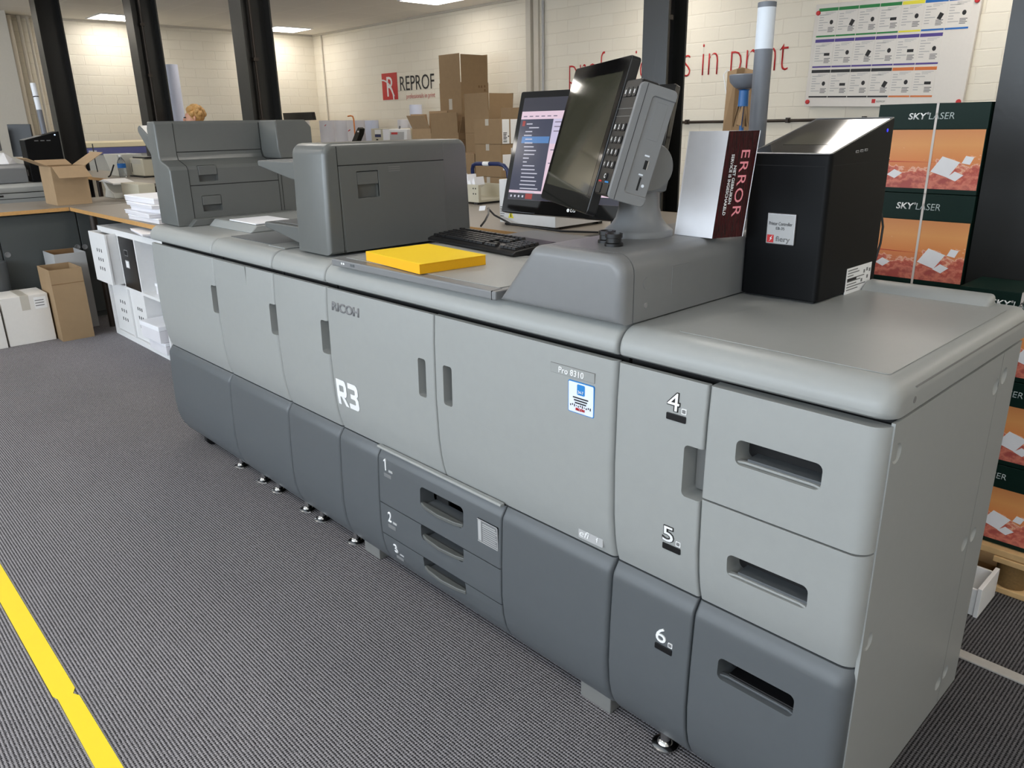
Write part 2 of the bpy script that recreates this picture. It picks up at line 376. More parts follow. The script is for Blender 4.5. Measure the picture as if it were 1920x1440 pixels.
def cut(o, cutters):
    tmp = []
    for c in cutters:
        T = wm(o); bmesh.ops.recalc_face_normals(c.bm, faces=c.bm.faces)
        if c.T: c.bm.transform(c.T)
        c.bm.transform(T.inverted())
        me = bpy.data.meshes.new('tmp'); c.bm.to_mesh(me); c.bm.free(); k = link(bpy.data.objects.new('tmp', me)); tmp.append(k)
        if o.parent: k.parent = o.parent
        md = o.modifiers.new('cut', 'BOOLEAN'); md.object = k; md.operation = 'DIFFERENCE'; md.solver = 'EXACT'
    bevs = [(m.width, m.segments) for m in o.modifiers if m.type == 'BEVEL']
    for m in [m for m in o.modifiers if m.type == 'BEVEL']: o.modifiers.remove(m)
    dg = bpy.context.evaluated_depsgraph_get(); dg.update()
    nm = bpy.data.meshes.new_from_object(o.evaluated_get(dg)); nm.name = o.data.name
    o.modifiers.clear(); o.data = nm
    for k in tmp: bpy.data.objects.remove(k)
    nm.shade_smooth(); nm.set_sharp_from_angle(angle=math.radians(28))
    for w, sg in bevs:
        b = o.modifiers.new('edge', 'BEVEL'); b.width = w; b.segments = sg; b.limit_method = 'ANGLE'; b.angle_limit = math.radians(40); b.harden_normals = True
    return o
def text(s, p0, r, u, w, m, parent=None, name='lettering', h=None, ext=.0004, bold=0, shear=0, conf=None, gap=1.0):
    cu = bpy.data.curves.new('t', 'FONT'); cu.body = s; cu.extrude = 0; cu.offset = bold; cu.shear = shear; cu.space_character = gap; cu.resolution_u = 3
    to = link(bpy.data.objects.new('t', cu)); dg = bpy.context.evaluated_depsgraph_get(); dg.update()
    me = bpy.data.meshes.new_from_object(to.evaluated_get(dg)); bpy.data.objects.remove(to)
    bm = bmesh.new(); bm.from_mesh(me); bpy.data.meshes.remove(me)
    xs = [v.co.x for v in bm.verts]; ys = [v.co.y for v in bm.verts]
    sx = w/(max(xs)-min(xs)); sy = h/(max(ys)-min(ys)) if h else sx
    R_ = Vector(r).normalized(); U_ = Vector(u).normalized(); n = R_.cross(U_); p0 = Vector(p0); x0 = min(xs); y0 = min(ys)
    if conf is not None:                                   # extra rows so that flat lettering can follow the bowed door front
        for zz, _ in ALLP:
            bmesh.ops.bisect_plane(bm, geom=bm.verts[:]+bm.edges[:]+bm.faces[:], plane_co=(0, (zz-p0.z)/sy+y0, 0), plane_no=(0, 1, 0))
    ex = bmesh.ops.extrude_face_region(bm, geom=list(bm.faces))
    top = {v for v in ex['geom'] if isinstance(v, bmesh.types.BMVert)}
    for v in bm.verts:
        tp_ = v in top
        v.co = p0+R_*((v.co.x-x0)*sx)+U_*((v.co.y-y0)*sy)+n*(ext if tp_ else 0)
        if conf is not None: v.co.y = yf(v.co.z)-conf-(ext if tp_ else -.004)   # lettering follows the bowed door front
    mb = MB(); mb.bm.free(); mb.bm = bm
    return mb.build(name, m, parent, smooth=False)
X = Vector((1, 0, 0)); Y = Vector((0, 1, 0)); Z = Vector((0, 0, 1))
def struct(mb, name, m, **k): return tag(mb.build(name, m, **k), kind='structure')

# ------------------------------------------------------------------ room shell
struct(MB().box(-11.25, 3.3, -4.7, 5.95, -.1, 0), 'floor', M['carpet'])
struct(MB().box(-11.25, 3.3, -4.7, 5.95, 2.8, 2.9), 'ceiling', M['ceil'])
struct(MB().box(-11.25, 3.3, 5.85, 5.95, 0, 2.8), 'wall_back', M['brick'])
struct(MB().box(-11.25, -11.12, -4.6, 5.85, 0, 2.8), 'wall_left', M['brick'])
struct(MB().box(-11.12, -10.72, -4.6, 1.45, 0, 2.8), 'wall_pilaster', M['wallpaint2'])
struct(MB().box(3.2, 3.3, -4.6, 5.85, 0, 2.8), 'wall_right', M['wallpaint2'])
wf = MB(); wf.box(-11, 3.2, -4.7, -4.6, 0, 1); wf.box(-11, 3.2, -4.7, -4.6, 2.5, 2.8)
xs = [-11]
for x in (-5.6, -2.8, 0.0, 2.8): xs += [x-1.2, min(x+1.2, 3.2)]
xs.append(3.2)
for a, b in zip(xs[::2], xs[1::2]):
    if b > a+.01: wf.box(a, b, -4.7, -4.6, 1, 2.5)
struct(wf, 'wall_front', M['wallpaint2'])
for i, x in enumerate((-5.6, -2.8, 0.0, 2.8)):
    x1 = min(x+1.2, 3.2); w = MB()
    for a, b, c, d in ((x-1.2, x1, 1, 1.06), (x-1.2, x1, 2.44, 2.5), (x-1.2, x-1.14, 1.06, 2.44), (x1-.06, x1, 1.06, 2.44), ((x-1.2+x1)/2-.025, (x-1.2+x1)/2+.025, 1.06, 2.44)): w.box(a, b, -4.68, -4.62, c, d)
    struct(w, 'window_%d' % (i+1), M['whitelam'])
# ceiling edge trims
struct(MB().box(-11.12, 3.2, 5.82, 5.85, 2.775, 2.8), 'trim_1', M['ceilgrid'])
struct(MB().box(-11.12, -11.09, 1.45, 5.82, 2.775, 2.8), 'trim_2', M['ceilgrid'])
# ceiling lights
names = {}
def ceiling_light(k, j, label):
    x = -10.91+.6*k; y = 2.4+.6*j
    t = thing('ceiling_light', label, 'ceiling light', (x+.3, y+.3, 2.8), 0, 'square ceiling lights')
    f = MB()
    for a, b, c, d in ((0, .6, 0, .02), (0, .6, .58, .6), (0, .02, .02, .58), (.58, .6, .02, .58)): f.box(x+a, x+b, y+c, y+d, 2.789, 2.80)
    f.build('frame', M['whitelam'], t)
    MB().box(x+.02, x+.58, y+.02, y+.58, 2.792, 2.797).build('diffuser', M['led'], t)
spec = {(0, 0): 'glowing square ceiling light between the first and second black posts', (0, 4): 'glowing square ceiling light in the far corner, by the third black post', (6, 4): 'glowing square ceiling light cut by the top edge, above the wall logo'}
for k in (0, 6, 11, 16, 21):
    for j in ((0, 4, -4, -8) if k < 7 else (1, 4, -3, -7)):
        ceiling_light(k, j, spec.get((k, j), 'square ceiling light out of view above the room'))
# surface conduits on the walls
def conduit(name, pts, r, label, m='ceilgrid', clips=()):
    o = MB().tube(pts, r).build(name, M[m]); tag(o, label, 'pipe')
    return o
conduit('wall_conduit', [(-10.84, 5.835, 2.78), (-10.84, 5.835, .3)], .012, 'thin vertical conduit on the back wall near the far corner')
t = thing('wall_duct', 'pale double vertical cable duct on the back wall behind the cartons', 'cable duct', (-6.0, 5.85, .2))
MB().box(-6.16, -6.08, 5.80, 5.85, .2, 2.78).build('duct', M['ceilgrid'], t, bevel=.004)
MB().box(-6.05, -5.97, 5.82, 5.85, .2, 2.78).build('duct', M['ceilgrid'], t, bevel=.004)
MB().cyl((-5.9, 5.83, .2), (-5.9, 5.83, 2.78), .016).build('pipe', M['txtpale'], t)
t = thing('wall_pipe', 'grey horizontal pipe along the back wall below the notice board', 'pipe', (-2, 5.82, 1.37))
MB().tube([(-5.6, 5.825, 1.37), (3.1, 5.825, 1.37)], .014).build('pipe', M['legdark'], t)
for x in (-3.85, -2.75, -2.05, -1.3): MB().box(x-.012, x+.012, 5.80, 5.85, 1.35, 1.395).build('clip', M['legdark'], t)
for i, (y, r, lab) in enumerate(((1.53, .05, 'wide grey pipe in the wall corner beside the white pilaster'), (1.66, .022, 'thin white pipe on the far wall, beside the wide corner pipe'), (1.76, .018, 'thinnest white pipe on the far wall, third from the pilaster'))):
    tag(MB().cyl((-11.06, y, 0), (-11.06, y, 2.79), r).build('corner_pipe', M['packtape' if i == 0 else 'ceilgrid']), lab, 'pipe')
tag(MB().tube([(-11.09, 1.84, 2.8), (-11.08, 1.86, 1.95), (-11.07, 1.90, 1.75), (-11.08, 1.88, 1.5), (-11.10, 1.82, 1.2)], .008).build('hanging_wire', M['packtape']), 'thin loose wire hanging by the corner pipes', 'wire')

# wall graphics
yw = 5.845
t = thing('wall_logo', 'red square logo with white R beside black REPROF lettering on brick wall', 'wall logo', (-9.0, 5.85, 1.9))
MB().plate((-9.25, yw, 1.755), X, Z, .38, .365, .004).build('red_square', M['red'], t)
text('R', (-9.13, yw-.001, 1.80), X, Z, .19, M['white'], t, 'letter', h=.27)
arc = [(-9.25+.30*math.sin(a)**1.0*.95, yw-.004, 2.03-.275*(1-math.cos(a))) for a in [i*PI/2/10 for i in range(11)]]
MB().tube(arc, .011, 6).build('swoosh', M['white'], t)
text('REPROF', (-8.80, yw, 1.865), X, Z, .80, M['txtblack'], t, h=.195)
text('professionals in print', (-8.66, yw, 1.735), X, Z, .66, M['red'], t, h=.085, bold=-.008)
t = tag(text('professionals in print', (-5.50, yw, 1.70), X, Z, 2.69, M['red'], None, 'wall_slogan', h=.42, bold=-.022), 'large red slogan lettering professionals in print across the brick wall', 'wall lettering')

# notice board
t = thing('notice_board', 'white board of printed specification sheets with red corner caps', 'notice board', (-2.6, 5.85, 1.487))
bx, bz, bw, bh = -2.595, 1.487, 1.31, .83
MB().box(bx, bx+bw, 5.80, 5.835, bz, bz+bh).build('panel', M['boardwhite'], t, bevel=.004)
for x, z in ((bx+.03, bz+.04), (bx+.03, bz+bh-.07), (bx+bw-.03, bz+.04), (bx+bw-.03, bz+bh-.07)):
    MB().cyl((x, 5.80, z), (x, 5.785, z), .02, .017).build('corner_cap', M['red'], t, bevel=.003)
cw, chh = .169, .228
rows = [(0, ['c_green']*4+['c_yellow']+['c_blue']*2), (1, ['c_purple']*6), (2, ['c_black']*4+['c_orange']*2)]
CM = [M['cardpaper'], M['txtpale'], M['txtblack'], M['txtgrey']]
for row, cols in rows:
    for i, c in enumerate(cols):
        x = bx+.034+i*.1745; z = bz+.567-row*.2455; f = MB(); yy = 5.7985
        f.m = 0; f.box(x, x+cw, yy, 5.80, z, z+chh)
        f.m = 1
        for q in range(7): f.box(x+.012, x+.05+.04*((q*7+i) % 3 == 0), yy-.0006, yy, z+.172-q*.02, z+.178-q*.02)
        for q in range(3): f.box(x+.06, x+.15-.02*q, yy-.0006, yy, z+.19-q*.008, z+.193-q*.008)
        f.m = 2
        cx, cz = x+.122, z+.095
        k = (i*3+row*5) % 4
        if k == 1: f.box(cx-.03, cx+.02, yy-.0008, yy, cz, cz+.022)
        elif k == 3: f.prism([(cx-.02, cz-.01), (cx+.01, cz-.02), (cx+.03, cz+.02), (cx, cz+.035)], 'y', yy-.0008, yy)
        else: f.prism([(cx+.015*math.cos(a*PI/8), cz+.02+.018*math.sin(a*PI/8)) for a in range(16)], 'y', yy-.0008, yy)
        f.m = 3
        for q in range(4): f.box(cx-.025, cx+.03-.01*(q % 2), yy-.0006, yy, cz-.025-q*.011, cz-.019-q*.011)
        card = f.build('printed_sheet', CM, t, smooth=False)
        MB().box(x, x+cw, yy-.001, yy, z+.203, z+chh).build('colour_bar', M[c], card, smooth=False); MB().box(x, x+cw, yy-.001, yy, z, z+.013).build('colour_bar', M[c], card, smooth=False)
MB().plate((bx+.60, 5.799, bz+.03), X, Z, .03, .032, .001).build('small_logo', M['red'], t)
text('REPROF', (bx+.64, 5.799, bz+.036), X, Z, .07, M['txtgrey'], t)

t.rotation_euler.y = .03
# floor markings
tag(MB().prism([(-11, -.958+.0), (-1.08, -.945), (-1.06, -.938), (-.2, -.942), (-.2, -.89), (-1.035, -.893), (-1.055, -.903), (-1.075, -.893), (-11, -.903)], 'z', 0, .0016).build('floor_tape', M['tape'], smooth=False), 'bright yellow marking tape stuck along the carpet', 'floor tape')
tag(MB().box(-.3, 2.6, .868, .905, 0, .006).build('floor_strip', M['striptape'], bevel=.002), 'thin grey metal strip on the carpet behind the machine', 'floor strip')

# steel posts (H sections)
def post(x, y, b, h, label, pipe=False):
    t = thing('steel_post', label, 'post', (x, y, 0), 0, 'black steel posts')
    f = .013; w = .010
    MB().prism([(x-b/2, y-h/2), (x+b/2, y-h/2), (x+b/2, y-h/2+f), (x+w/2, y-h/2+f), (x+w/2, y+h/2-f), (x+b/2, y+h/2-f), (x+b/2, y+h/2), (x-b/2, y+h/2), (x-b/2, y+h/2-f), (x-w/2, y+h/2-f), (x-w/2, y-h/2+f), (x-b/2, y-h/2+f)], 'z', .012, 2.8).build('column', M['paintblack'], t, smooth=False)
    MB().box(x-b/2-.005, x+b/2+.03, y-h/2-.005, y+h/2+.03, 0, .012).build('base_plate', M['paintblack'], t)
    if pipe:
        c = MB().tube([(x+w/2+.03, y-.02, .03), (x+w/2+.03, y-.02, 2.78)], .011).build('conduit', M['legdark'], t)
        for z in (1.45, 1.9, 2.35): MB().box(x+w/2, x+w/2+.046, y-.04, y, z-.012, z+.012).build('clip', M['legdark'], c)
post(-9.05, 1.46, .2, .24, 'black steel post farthest along the row, behind the open carton on the desk')
post(-7.35, 1.83, .2, .24, 'black steel post with conduit, second along the row, beside the tall pale paper roll', True)
post(-5.15, 1.85, .2, .24, 'black steel post with conduit, third along the row, over the folding feeder', True)
post(-1.72, 2.47, .16, .17, 'black steel post behind the touch panel, with a white socket on it', True)
post(.258, 1.60, .16, .18, 'wide dark steel post beside the tall stack of paper cartons')
# ------------------------------------------------------------------ production printer: shared front profile
def interp(T, z):
    for (z0, y0), (z1, y1) in zip(T, T[1:]):
        if z0 >= z >= z1: return y0+(y1-y0)*(z0-z)/(z0-z1)
    return T[-1][1]
LP = [(.927, .002), (.85, -.003), (.7, -.006), (.58, -.003), (.53, .002), (.50, .007), (.48, .012), (.462, .018)]
DP = [(.458, .018), (.45, .012), (.432, .0), (.42, -.002), (.4, -.003), (.3, -.008), (.2, -.010), (.14, -.005), (.1, .004), (.07, .018), (.05, .032)]
ALLP = LP+DP
def yf(z): return interp(ALLP, z)
def panel(name, x0, x1, z0, z1, m, parent, rl=.006, rr_=.006, yb=.06, bevel=.0045, proud=0):
    zs = sorted({z0, z1} | {z for z, _ in ALLP if z0 < z < z1} | {z0+(z1-z0)*i/6 for i in range(7)}, reverse=True)
    zs2 = [zs[0]]
    for z in zs[1:]:
        if zs2[-1]-z > .004: zs2.append(z)
    zs2[-1] = z0
    cols = []
    for i in range(5): t = PI/2*(1-i/4); cols.append((x0+rl*(1-math.sin(t)), rl*(1-math.cos(t))))
    for i in range(5 if rr_ < .01 else 9): t = PI/2*i/(4 if rr_ < .01 else 8); cols.append((x1-rr_*(1-math.sin(t)), rr_*(1-math.cos(t))))
    mb = MB(); F = [[mb.v((x, yf(z)+dy-proud, z)) for z in zs2] for x, dy in cols]
    bp_ = [(max(.014, rl, rr_+.004), z1), (max(.014, rl, rr_+.004), z1-.03), (yb, z1-.03), (yb, z0)] if z1 > .9 else [(yb, z1), (yb, z0)]
    B = [[mb.v((x, q[0], q[1])) for q in bp_] for x, _ in cols]; Bt = [b[0] for b in B]; Bb = [b[-1] for b in B]
    n = len(cols); k = len(zs2)
    for i in range(n-1):
        for j in range(k-1): mb._f([F[i][j], F[i][j+1], F[i+1][j+1], F[i+1][j]])
        mb._f([F[i][0], F[i+1][0], Bt[i+1], Bt[i]]); mb._f([F[i][-1], Bb[i], Bb[i+1], F[i+1][-1]]); [mb._f([B[i][j], B[i+1][j], B[i+1][j+1], B[i][j+1]]) for j in range(len(bp_)-1)]
    mb._f(F[0]+B[0][::-1]); mb._f(F[-1][::-1]+B[-1])
    return mb.build(name, m, parent, bevel=bevel)
def fascia(name, x0, x1, parent, yb=.70, m='light', rl=.010, rr_=.010, ztop=1.0):
    R = .048; A = [PI/2*i/10 for i in range(11)]; zb = .939
    pr = [((.008, zb), (-1, 0)), ((.001, .944), (-1, 0)), ((-.001, .951), (-1, 0))]+[((R-.001-R*math.cos(t), ztop-R+R*math.sin(t)), (-math.cos(t), math.sin(t))) for t in A]+[((yb, ztop), (0, 1))]
    cols = [(x0+rl*(1-math.cos(t)), rl*(1-math.sin(t))) for t in [PI/2*i/6 for i in range(7)]]
    n2 = 10 if rr_ > .015 else 6
    cols += [(x1-rr_*(1-math.sin(t)), rr_*(1-math.cos(t))) for t in [PI/2*i/n2 for i in range(n2+1)]]
    mb = MB(); F = []
    for x, d in cols: F.append([mb.v((x, p[0]-n[0]*d, p[1]-n[1]*d)) for p, n in pr]+[mb.v((x, yb, zb))])
    k = len(F[0])
    for i in range(len(cols)-1):
        for j in range(k): mb._f([F[i][j], F[i][(j+1) % k], F[i+1][(j+1) % k], F[i+1][j]])
    mb._f(F[0]); mb._f(F[-1][::-1])
    return mb.build(name, M[m], parent)
def handle_notch(x0, x1, z0, z1, r=.009, y0=-.05, y1=.035): return MB().prism(rr(x0, x1, z0, z1, r), 'y', y0, y1)
def foot(name, x, y, parent, r=.028):
    MB().lathe([(r, 0), (r*1.05, .002), (r*1.02, .006), (r*.86, .009), (r*.62, .011), (r*.5, .017), (.012, .019), (.008, .05), (0, .05)], (x, y, .0), 20).build(name, M['chrome'], parent)

# ---- main print engine
x1 = -1.148
pm = thing('production_printer', 'long grey print engine with two front doors and white R3 decal, three low drawers', 'printer', (-.574, .4, 0))
MB().box(x1+.004, -.004, .045, .90, .075, .934).build('body', M['gap'], pm)
MB().box(x1+.004, -.004, .70, .92, .934, .985).build('rear_cover', M['mid'], pm, bevel=.004)
fascia('top_fascia', x1+.002, -.003, pm, yb=.72)
dl = panel('door', x1+.003, -.6128, .461, .926, M['light'], pm)
dr = panel('door', -.6092, -.003, .461, .926, M['light'], pm, rr_=.014)
cut(dl, [handle_notch(-.684, -.650, .688, .797, .008, y1=.03)])
cut(dr, [handle_notch(-.575, -.539, .690, .799, .008, y1=.03)])
MB().box(-.5735, -.5405, .024, .0305, .692, .797).build('handle_gap', M['gap'], dr)
MB().box(-.682, -.652, .0285, .0305, .69, .795).build('handle', M['pocket'], dl)
panel('lower_panel', x1+.003, -.9285, .05, .457, M['dark'], pm)
panel('lower_panel', -.3625, -.003, .05, .457, M['dark'], pm, rr_=.014)
MB().prism([(-.002, .4595), (-.0035, .464), (.000, .4675), (.012, .468), (.012, .459)], 'x', -.925, -.366).build('trim_bar', M['light'], pm, bevel=.0015)
dz = [(.281, .457), (.1715, .2775), (.05, .168)]
hp = [(-.712, -.517, .338, .402), (-.712, -.517, .232, .285), (-.712, -.517, .126, .175)]
for i, ((z0, z1), (a, b, c, d)) in enumerate(zip(dz, hp)):
    dw = panel('drawer', -.9255, -.3655, z0, z1, M['dark'], pm, bevel=.0025)
    cut(dw, [handle_notch(a, b, c, d, .014, y1=.045)])
    hz = c+.002
    MB().prism([(a+.002, -.006), (a+.03, -.014), ((a+b)/2, -.020), (b-.03, -.014), (b-.002, -.006), (b-.002, .004), (a+.002, .004)], 'z', hz, hz+.012).build('handle', M['mid2'], dw, bevel=.003)
    MB().box(a+.015, b-.004, .006, .044, hz, hz+.008).build('handle_lip', M['dark'], dw)
    MB().box(a+.02, a+.075, .040, .0448, hz+.010, d-.012 if i == 0 else z1-.006).build('handle_gap', M['gap'], dw)
    zz = z1-.062 if i == 0 else z1-.052
    if i == 0: MB().prism([(-.886, .396), (-.8815, .396), (-.8815, .434), (-.8855, .434), (-.892, .428), (-.892, .4235), (-.886, .428)], 'y', yf(.42)-.0026, 0).build('number', M['white'], dw, smooth=False)
    else: text(str(i+1), (-.893+.012*i, yf(zz)-.0004, zz), X, Z, .014 if i == 0 else .017, M['white'], dw, 'number', h=.038 if i == 0 else .034, bold=.015, conf=.0014)
    MB().box(-.868+.012*i, -.848+.012*i, yf(zz)-.0012, yf(zz)+.01, zz, zz+.007).build('paper_icon', M['txtpale'], dw)
    MB().box(-.894+.012*i, -.855+.012*i, yf(zz-.015)-.0012, yf(zz)+.01, zz-.021, zz-.009).build('indicator', M['mid'], dw, bevel=.001)
lb = MB(); lb.m = 0; lb.box(-.455, -.375, yf(.36)-.0016, .0, .330, .398); lb.m = 1
lb.box(-.452, -.440, yf(.36)-.0024, 0, .335, .395)
for q in range(9): lb.box(-.434, -.384+.004*(q % 3), yf(.36)-.0024, 0, .386-q*.0062, .389-q*.0062-(.001 if q > 1 else 0))
for a, b, c, d in ((-.455, -.375, .396, .398), (-.455, -.375, .330, .332), (-.377, -.375, .33, .398)): lb.box(a, b, yf(.36)-.0022, 0, c, d)
lb.build('warning_label', [M['mid'], M['txtpale']], pm, smooth=False)
# feet blocks and levelling feet
MB().box(-.12, -.022, .036, .09, 0, .08).build('foot_block', M['pocket'], pm, bevel=.003)
MB().box(-1.12, -1.03, .040, .09, 0, .08).build('foot_block', M['pocket'], pm, bevel=.003)
for q in (-.12, -1.03): MB().box(q, q+.09, .8, .86, 0, .08).build('foot_block', M['pocket'], pm, bevel=.003)
# badges
text('RICOH', (-1.112, yf(.87)-.0006, .861), X, Z, .148, M['emboss'], pm, 'brand_lettering', h=.027, ext=.0015, bold=.012, conf=.0014)
def decal(polys, x, z, name):
    mb = MB()
    for p in polys:
        pts = []
        for i in range(len(p)):
            (xa, za), (xb, zb) = p[i], p[(i+1) % len(p)]; n = max(1, int(abs(zb-za)/.25))
            pts += [(xa+(xb-xa)*q/n, za+(zb-za)*q/n) for q in range(n)]
        f = [mb.v((x+a*.062, 0, z+b*.086)) for a, b in p]; mb._f(f)
    for zz_, _ in ALLP: bmesh.ops.bisect_plane(mb.bm, geom=mb.bm.verts[:]+mb.bm.edges[:]+mb.bm.faces[:], plane_co=(0, 0, zz_), plane_no=(0, 0, 1))
    for v in mb.bm.verts: v.co.y = yf(v.co.z)-.0012
    return mb.build(name, M['white'], pm, smooth=False)
decal([[(0, 0), (.27, 0), (.27, 1), (0, 1)], [(.27, .78), (.62, .78), (.74, 1), (.27, 1)], [(.62, .78), (.66, .74), (.92, .80), (.84, .95), (.74, 1)], [(.66, .74), (.66, .58), (.92, .52), (.92, .80)], [(.66, .58), (.62, .54), (.62, .33), (.80, .36), (.88, .42), (.92, .52)], [(.27, .33), (.62, .33), (.62, .54), (.27, .54)], [(.40, .33), (.70, 0), (1.0, 0), (.68, .35)]], -1.128, .552, 'decal_letter')
decal([[(.02, 1), (.02, .79), (.60, .79), (.66, .84), (.72, 1)], [(.66, .84), (.60, .79), (.64, .75), (.92, .70), (.92, .84), (.84, .95), (.72, 1)], [(.64, .75), (.64, .64), (.58, .60), (.78, .52), (.92, .62), (.92, .70)], [(.22, .60), (.22, .42), (.58, .41), (.78, .52), (.58, .60)], [(.58, .41), (.64, .37), (.64, .26), (.92, .30), (.92, .42), (.78, .52)], [(.64, .26), (.60, .21), (.70, 0), (.84, .05), (.92, .16), (.92, .30)], [(.60, .21), (.02, .21), (.02, 0), (.70, 0)]], -1.062, .552, 'decal_number')
f = MB(); f.m = 0; f.box(-.187, -.057, yf(.876)-.0012, 0, .866, .889); f.build('name_plate', M['pocket'], pm, bevel=.0006)
MB().box(-.186, -.058, yf(.876)-.0016, 0, .867, .888).build('name_plate_face', M['light'], pm)
text('Pro 8310', (-.160, yf(.876)-.0022, .8705), X, Z, .073, M['white'], pm, 'model_lettering', h=.0135, conf=.0030)
s = MB(); yy = yf(.825)
s.m = 0; s.prism(rr(-.131, -.056, .788, .861, .004), 'y', yy-.0012, yy+.004); s.m = 1; s.prism(rr(-.129, -.058, .790, .859, .003), 'y', yy-.0018, yy)
s.m = 0; s.prism(rr(-.104, -.082, .832, .856, .003), 'y', yy-.0024, yy)
s.m = 2
for q in range(3): s.box(-.116+.003*q, -.072-.003*q, yy-.0024, yy, .823-.006*q, .826-.006*q)
for q in range(11): s.box(-.124+q*.0057, -.1215+q*.0057, yy-.0024, yy, .803+.002*(q % 2), .807+.002*((q*3) % 4 > 1))
s.build('service_sticker', [M['sblue'], M['spale'], M['txtblack']], pm, smooth=False)
text('RICOH', (-.106, yy-.0026, .796), X, Z, .024, M['red'], pm, 'sticker_lettering', conf=.0036)
text('24-7', (-.101, yy-.0026, .836), X, Z, .016, M['white'], pm, 'sticker_lettering', conf=.0040)
e = MB(); e.prism(rr(-.107, -.034, .476, .504, .003), 'y', yf(.49)-.002, .02); e.build('badge', M['txtpale'], pm, smooth=False)
text('efi', (-.103, yf(.49)-.003, .482), X, Z, .03, M['white'], pm, 'badge_lettering', h=.017, shear=.25)
text('f', (-.053, yf(.49)-.003, .484), X, Z, .007, M['white'], pm, 'badge_lettering', h=.013)
# flat top lid with the sheet reader edge
lid = MB().prism([(-1.09, -.004), (-.3625, -.004), (-.3625, .42), (-1.09, .42)], 'z', 1.0005, 1.022).build('reader_lid', M['mid'], pm, bevel=.004)
MB().prism([(-1.06, .03), (-.385, .03), (-.385, .40), (-1.06, .40)], 'z', 1.022, 1.0235).build('lid_surface', M['light'], lid, bevel=.001)
MB().box(-.985, -.965, -.0052, .0, 1.009, 1.0165).build('latch', M['dark'], lid)
MB().box(-1.035, -1.030, -.0046, .0, 1.010, 1.0155).build('mark', M['white'], lid)
MB().box(-1.025, -1.018, -.0046, .0, 1.010, 1.0155).build('mark', M['white'], lid)
MB().box(-.377, -.3755, -.0046, .03, 1.001, 1.0225).build('seam', M['gap'], lid)
MB().box(-1.12, -.365, .44, .88, 1.0005, 1.012).build('rear_top', M['mid'], pm, bevel=.003)

# housing that carries the operation panel
hs = thing('panel_housing', 'grey sloped console housing under the touch panel, on top of the print engine', 'housing', (-.17, .3, 1.0))
def houseprof(g=0):
    P = [(.011-g, 1.003+g), (.011-g, 1.10)]
    P += [(.011-g-.040+.040*math.cos(a), 1.102-g+.040*math.sin(a)) for a in [PI/2*i/6 for i in range(1, 7)]]
    P += [(-.215+.0*g, 1.142-g)]
    cx, cz, r = -.222, 1.107, .035
    P += [(cx+(r-g)*math.cos(a), cz+(r-g)*math.sin(a)) for a in [PI/2+ (PI*.355)*i/6 for i in range(1, 7)]]
    P += [(-.352+g, 1.03), (-.357+g, 1.012), (-.352+g, 1.003+g)]
    return P
MB().prism(houseprof(), 'y', .034, .69).build('housing', M['mid'], hs, sharp=30)
hp_ = houseprof(); hp_ = [(.011, 1.003)]+hp_[1:-3]+[(-.357, 1.003)]
fc = MB().rprism(hp_, 'y', -.006, .0315, .020, 0)
fc.build('front_cover', M['mid'], hs, sharp=45)
MB().prism(houseprof(.002), 'y', .031, .0345).build('seam', M['gap'], hs)
def xplate(name, pts, m, par, x=.011, t=.0008):
    return MB().prism(pts, 'x', x-.004, x+t).build(name, m, par, bevel=.0005)
xplate('round_cap', [(.076+.013*math.cos(a*PI/12), 1.079+.013*math.sin(a*PI/12)) for a in range(24)], M['mid'], hs)
xplate('screw', [(.074+.006*math.cos(a*PI/8), 1.034+.006*math.sin(a*PI/8)) for a in range(16)], M['brushed'], hs)
xplate('blank_cover', rr(.161, .232, 1.043, 1.103, .003), M['mid'], hs)

# ---- the three units to the side of the print engine
def unit(name, a, b, label, cat, feet, panelcut=None, casters=()):
    t = thing(name, label, cat, ((a+b)/2, .35, 0))
    MB().box(a+.004, b-.004, .045, .69, .075, .934).build('body', M['gap'], t)
    fascia('top_fascia', a+.002, b-.002, t)
    d = panel('door', a+.003, b-.003, .461, .926, M['light'], t, rr_=.012)
    cut(d, [handle_notch(b-.044, b+.03, .71, .818, .010, y1=.04)])
    MB().box(b-.036, b-.004, .028, .044, .712, .816).build('handle_gap', M['gap'], d)
    MB().box(b-.0435, b-.036, .026, .044, .711, .817).build('handle', M['pocket'], d)
    panel('lower_panel', a+.003, b-.003, .05, .457, M['dark'], t, rr_=.012)
    for x in feet: foot('levelling_foot', x, .05, t, .03); foot('levelling_foot', x, .62, t, .03)
    for x in casters:
        for y in (.07, .6):
            MB().cyl((x-.014, y, .035), (x+.014, y, .035), .035).build('caster', M['black'], t, bevel=.004)
            MB().box(x-.018, x+.018, y-.012, y+.03, .035, .076).build('caster_fork', M['black'], t)
    return t, d
u3, d3 = unit('inserter_unit', -1.493, -1.148, 'narrow grey printer module under the tall sheet feeder, next to the R3 decal', 'printer module', (-1.42, -1.19))
u4, d4 = unit('buffer_unit', -1.977, -1.493, 'grey printer module with small upper flap panel and loose sheets on top', 'printer module', (-1.89, -1.76, -1.53))
u5, d5 = unit('finisher_unit', -2.621, -1.977, 'grey printer module at the far end of the row, under the folding feeder', 'printer module', (-2.1,), casters=(-2.44,))
fl = MB(); ya = yf(.87)-.0008
fl.prism([(-1.972, .812), (-1.700, .812), (-1.700, .9255), (-1.972, .9255)], 'y', ya, .02); fl.build('flap', M['light'], d4, bevel=.0012)
# sunken tray on the buffer unit
MB().box(-1.965, -1.62, .08, .34, 1.0004, 1.0022).build('tray_recess', M['dark'], u4)
MB().box(-1.62, -1.50, .06, .62, 1.0004, 1.004).build('top_cover', M['light'], u4, bevel=.002)
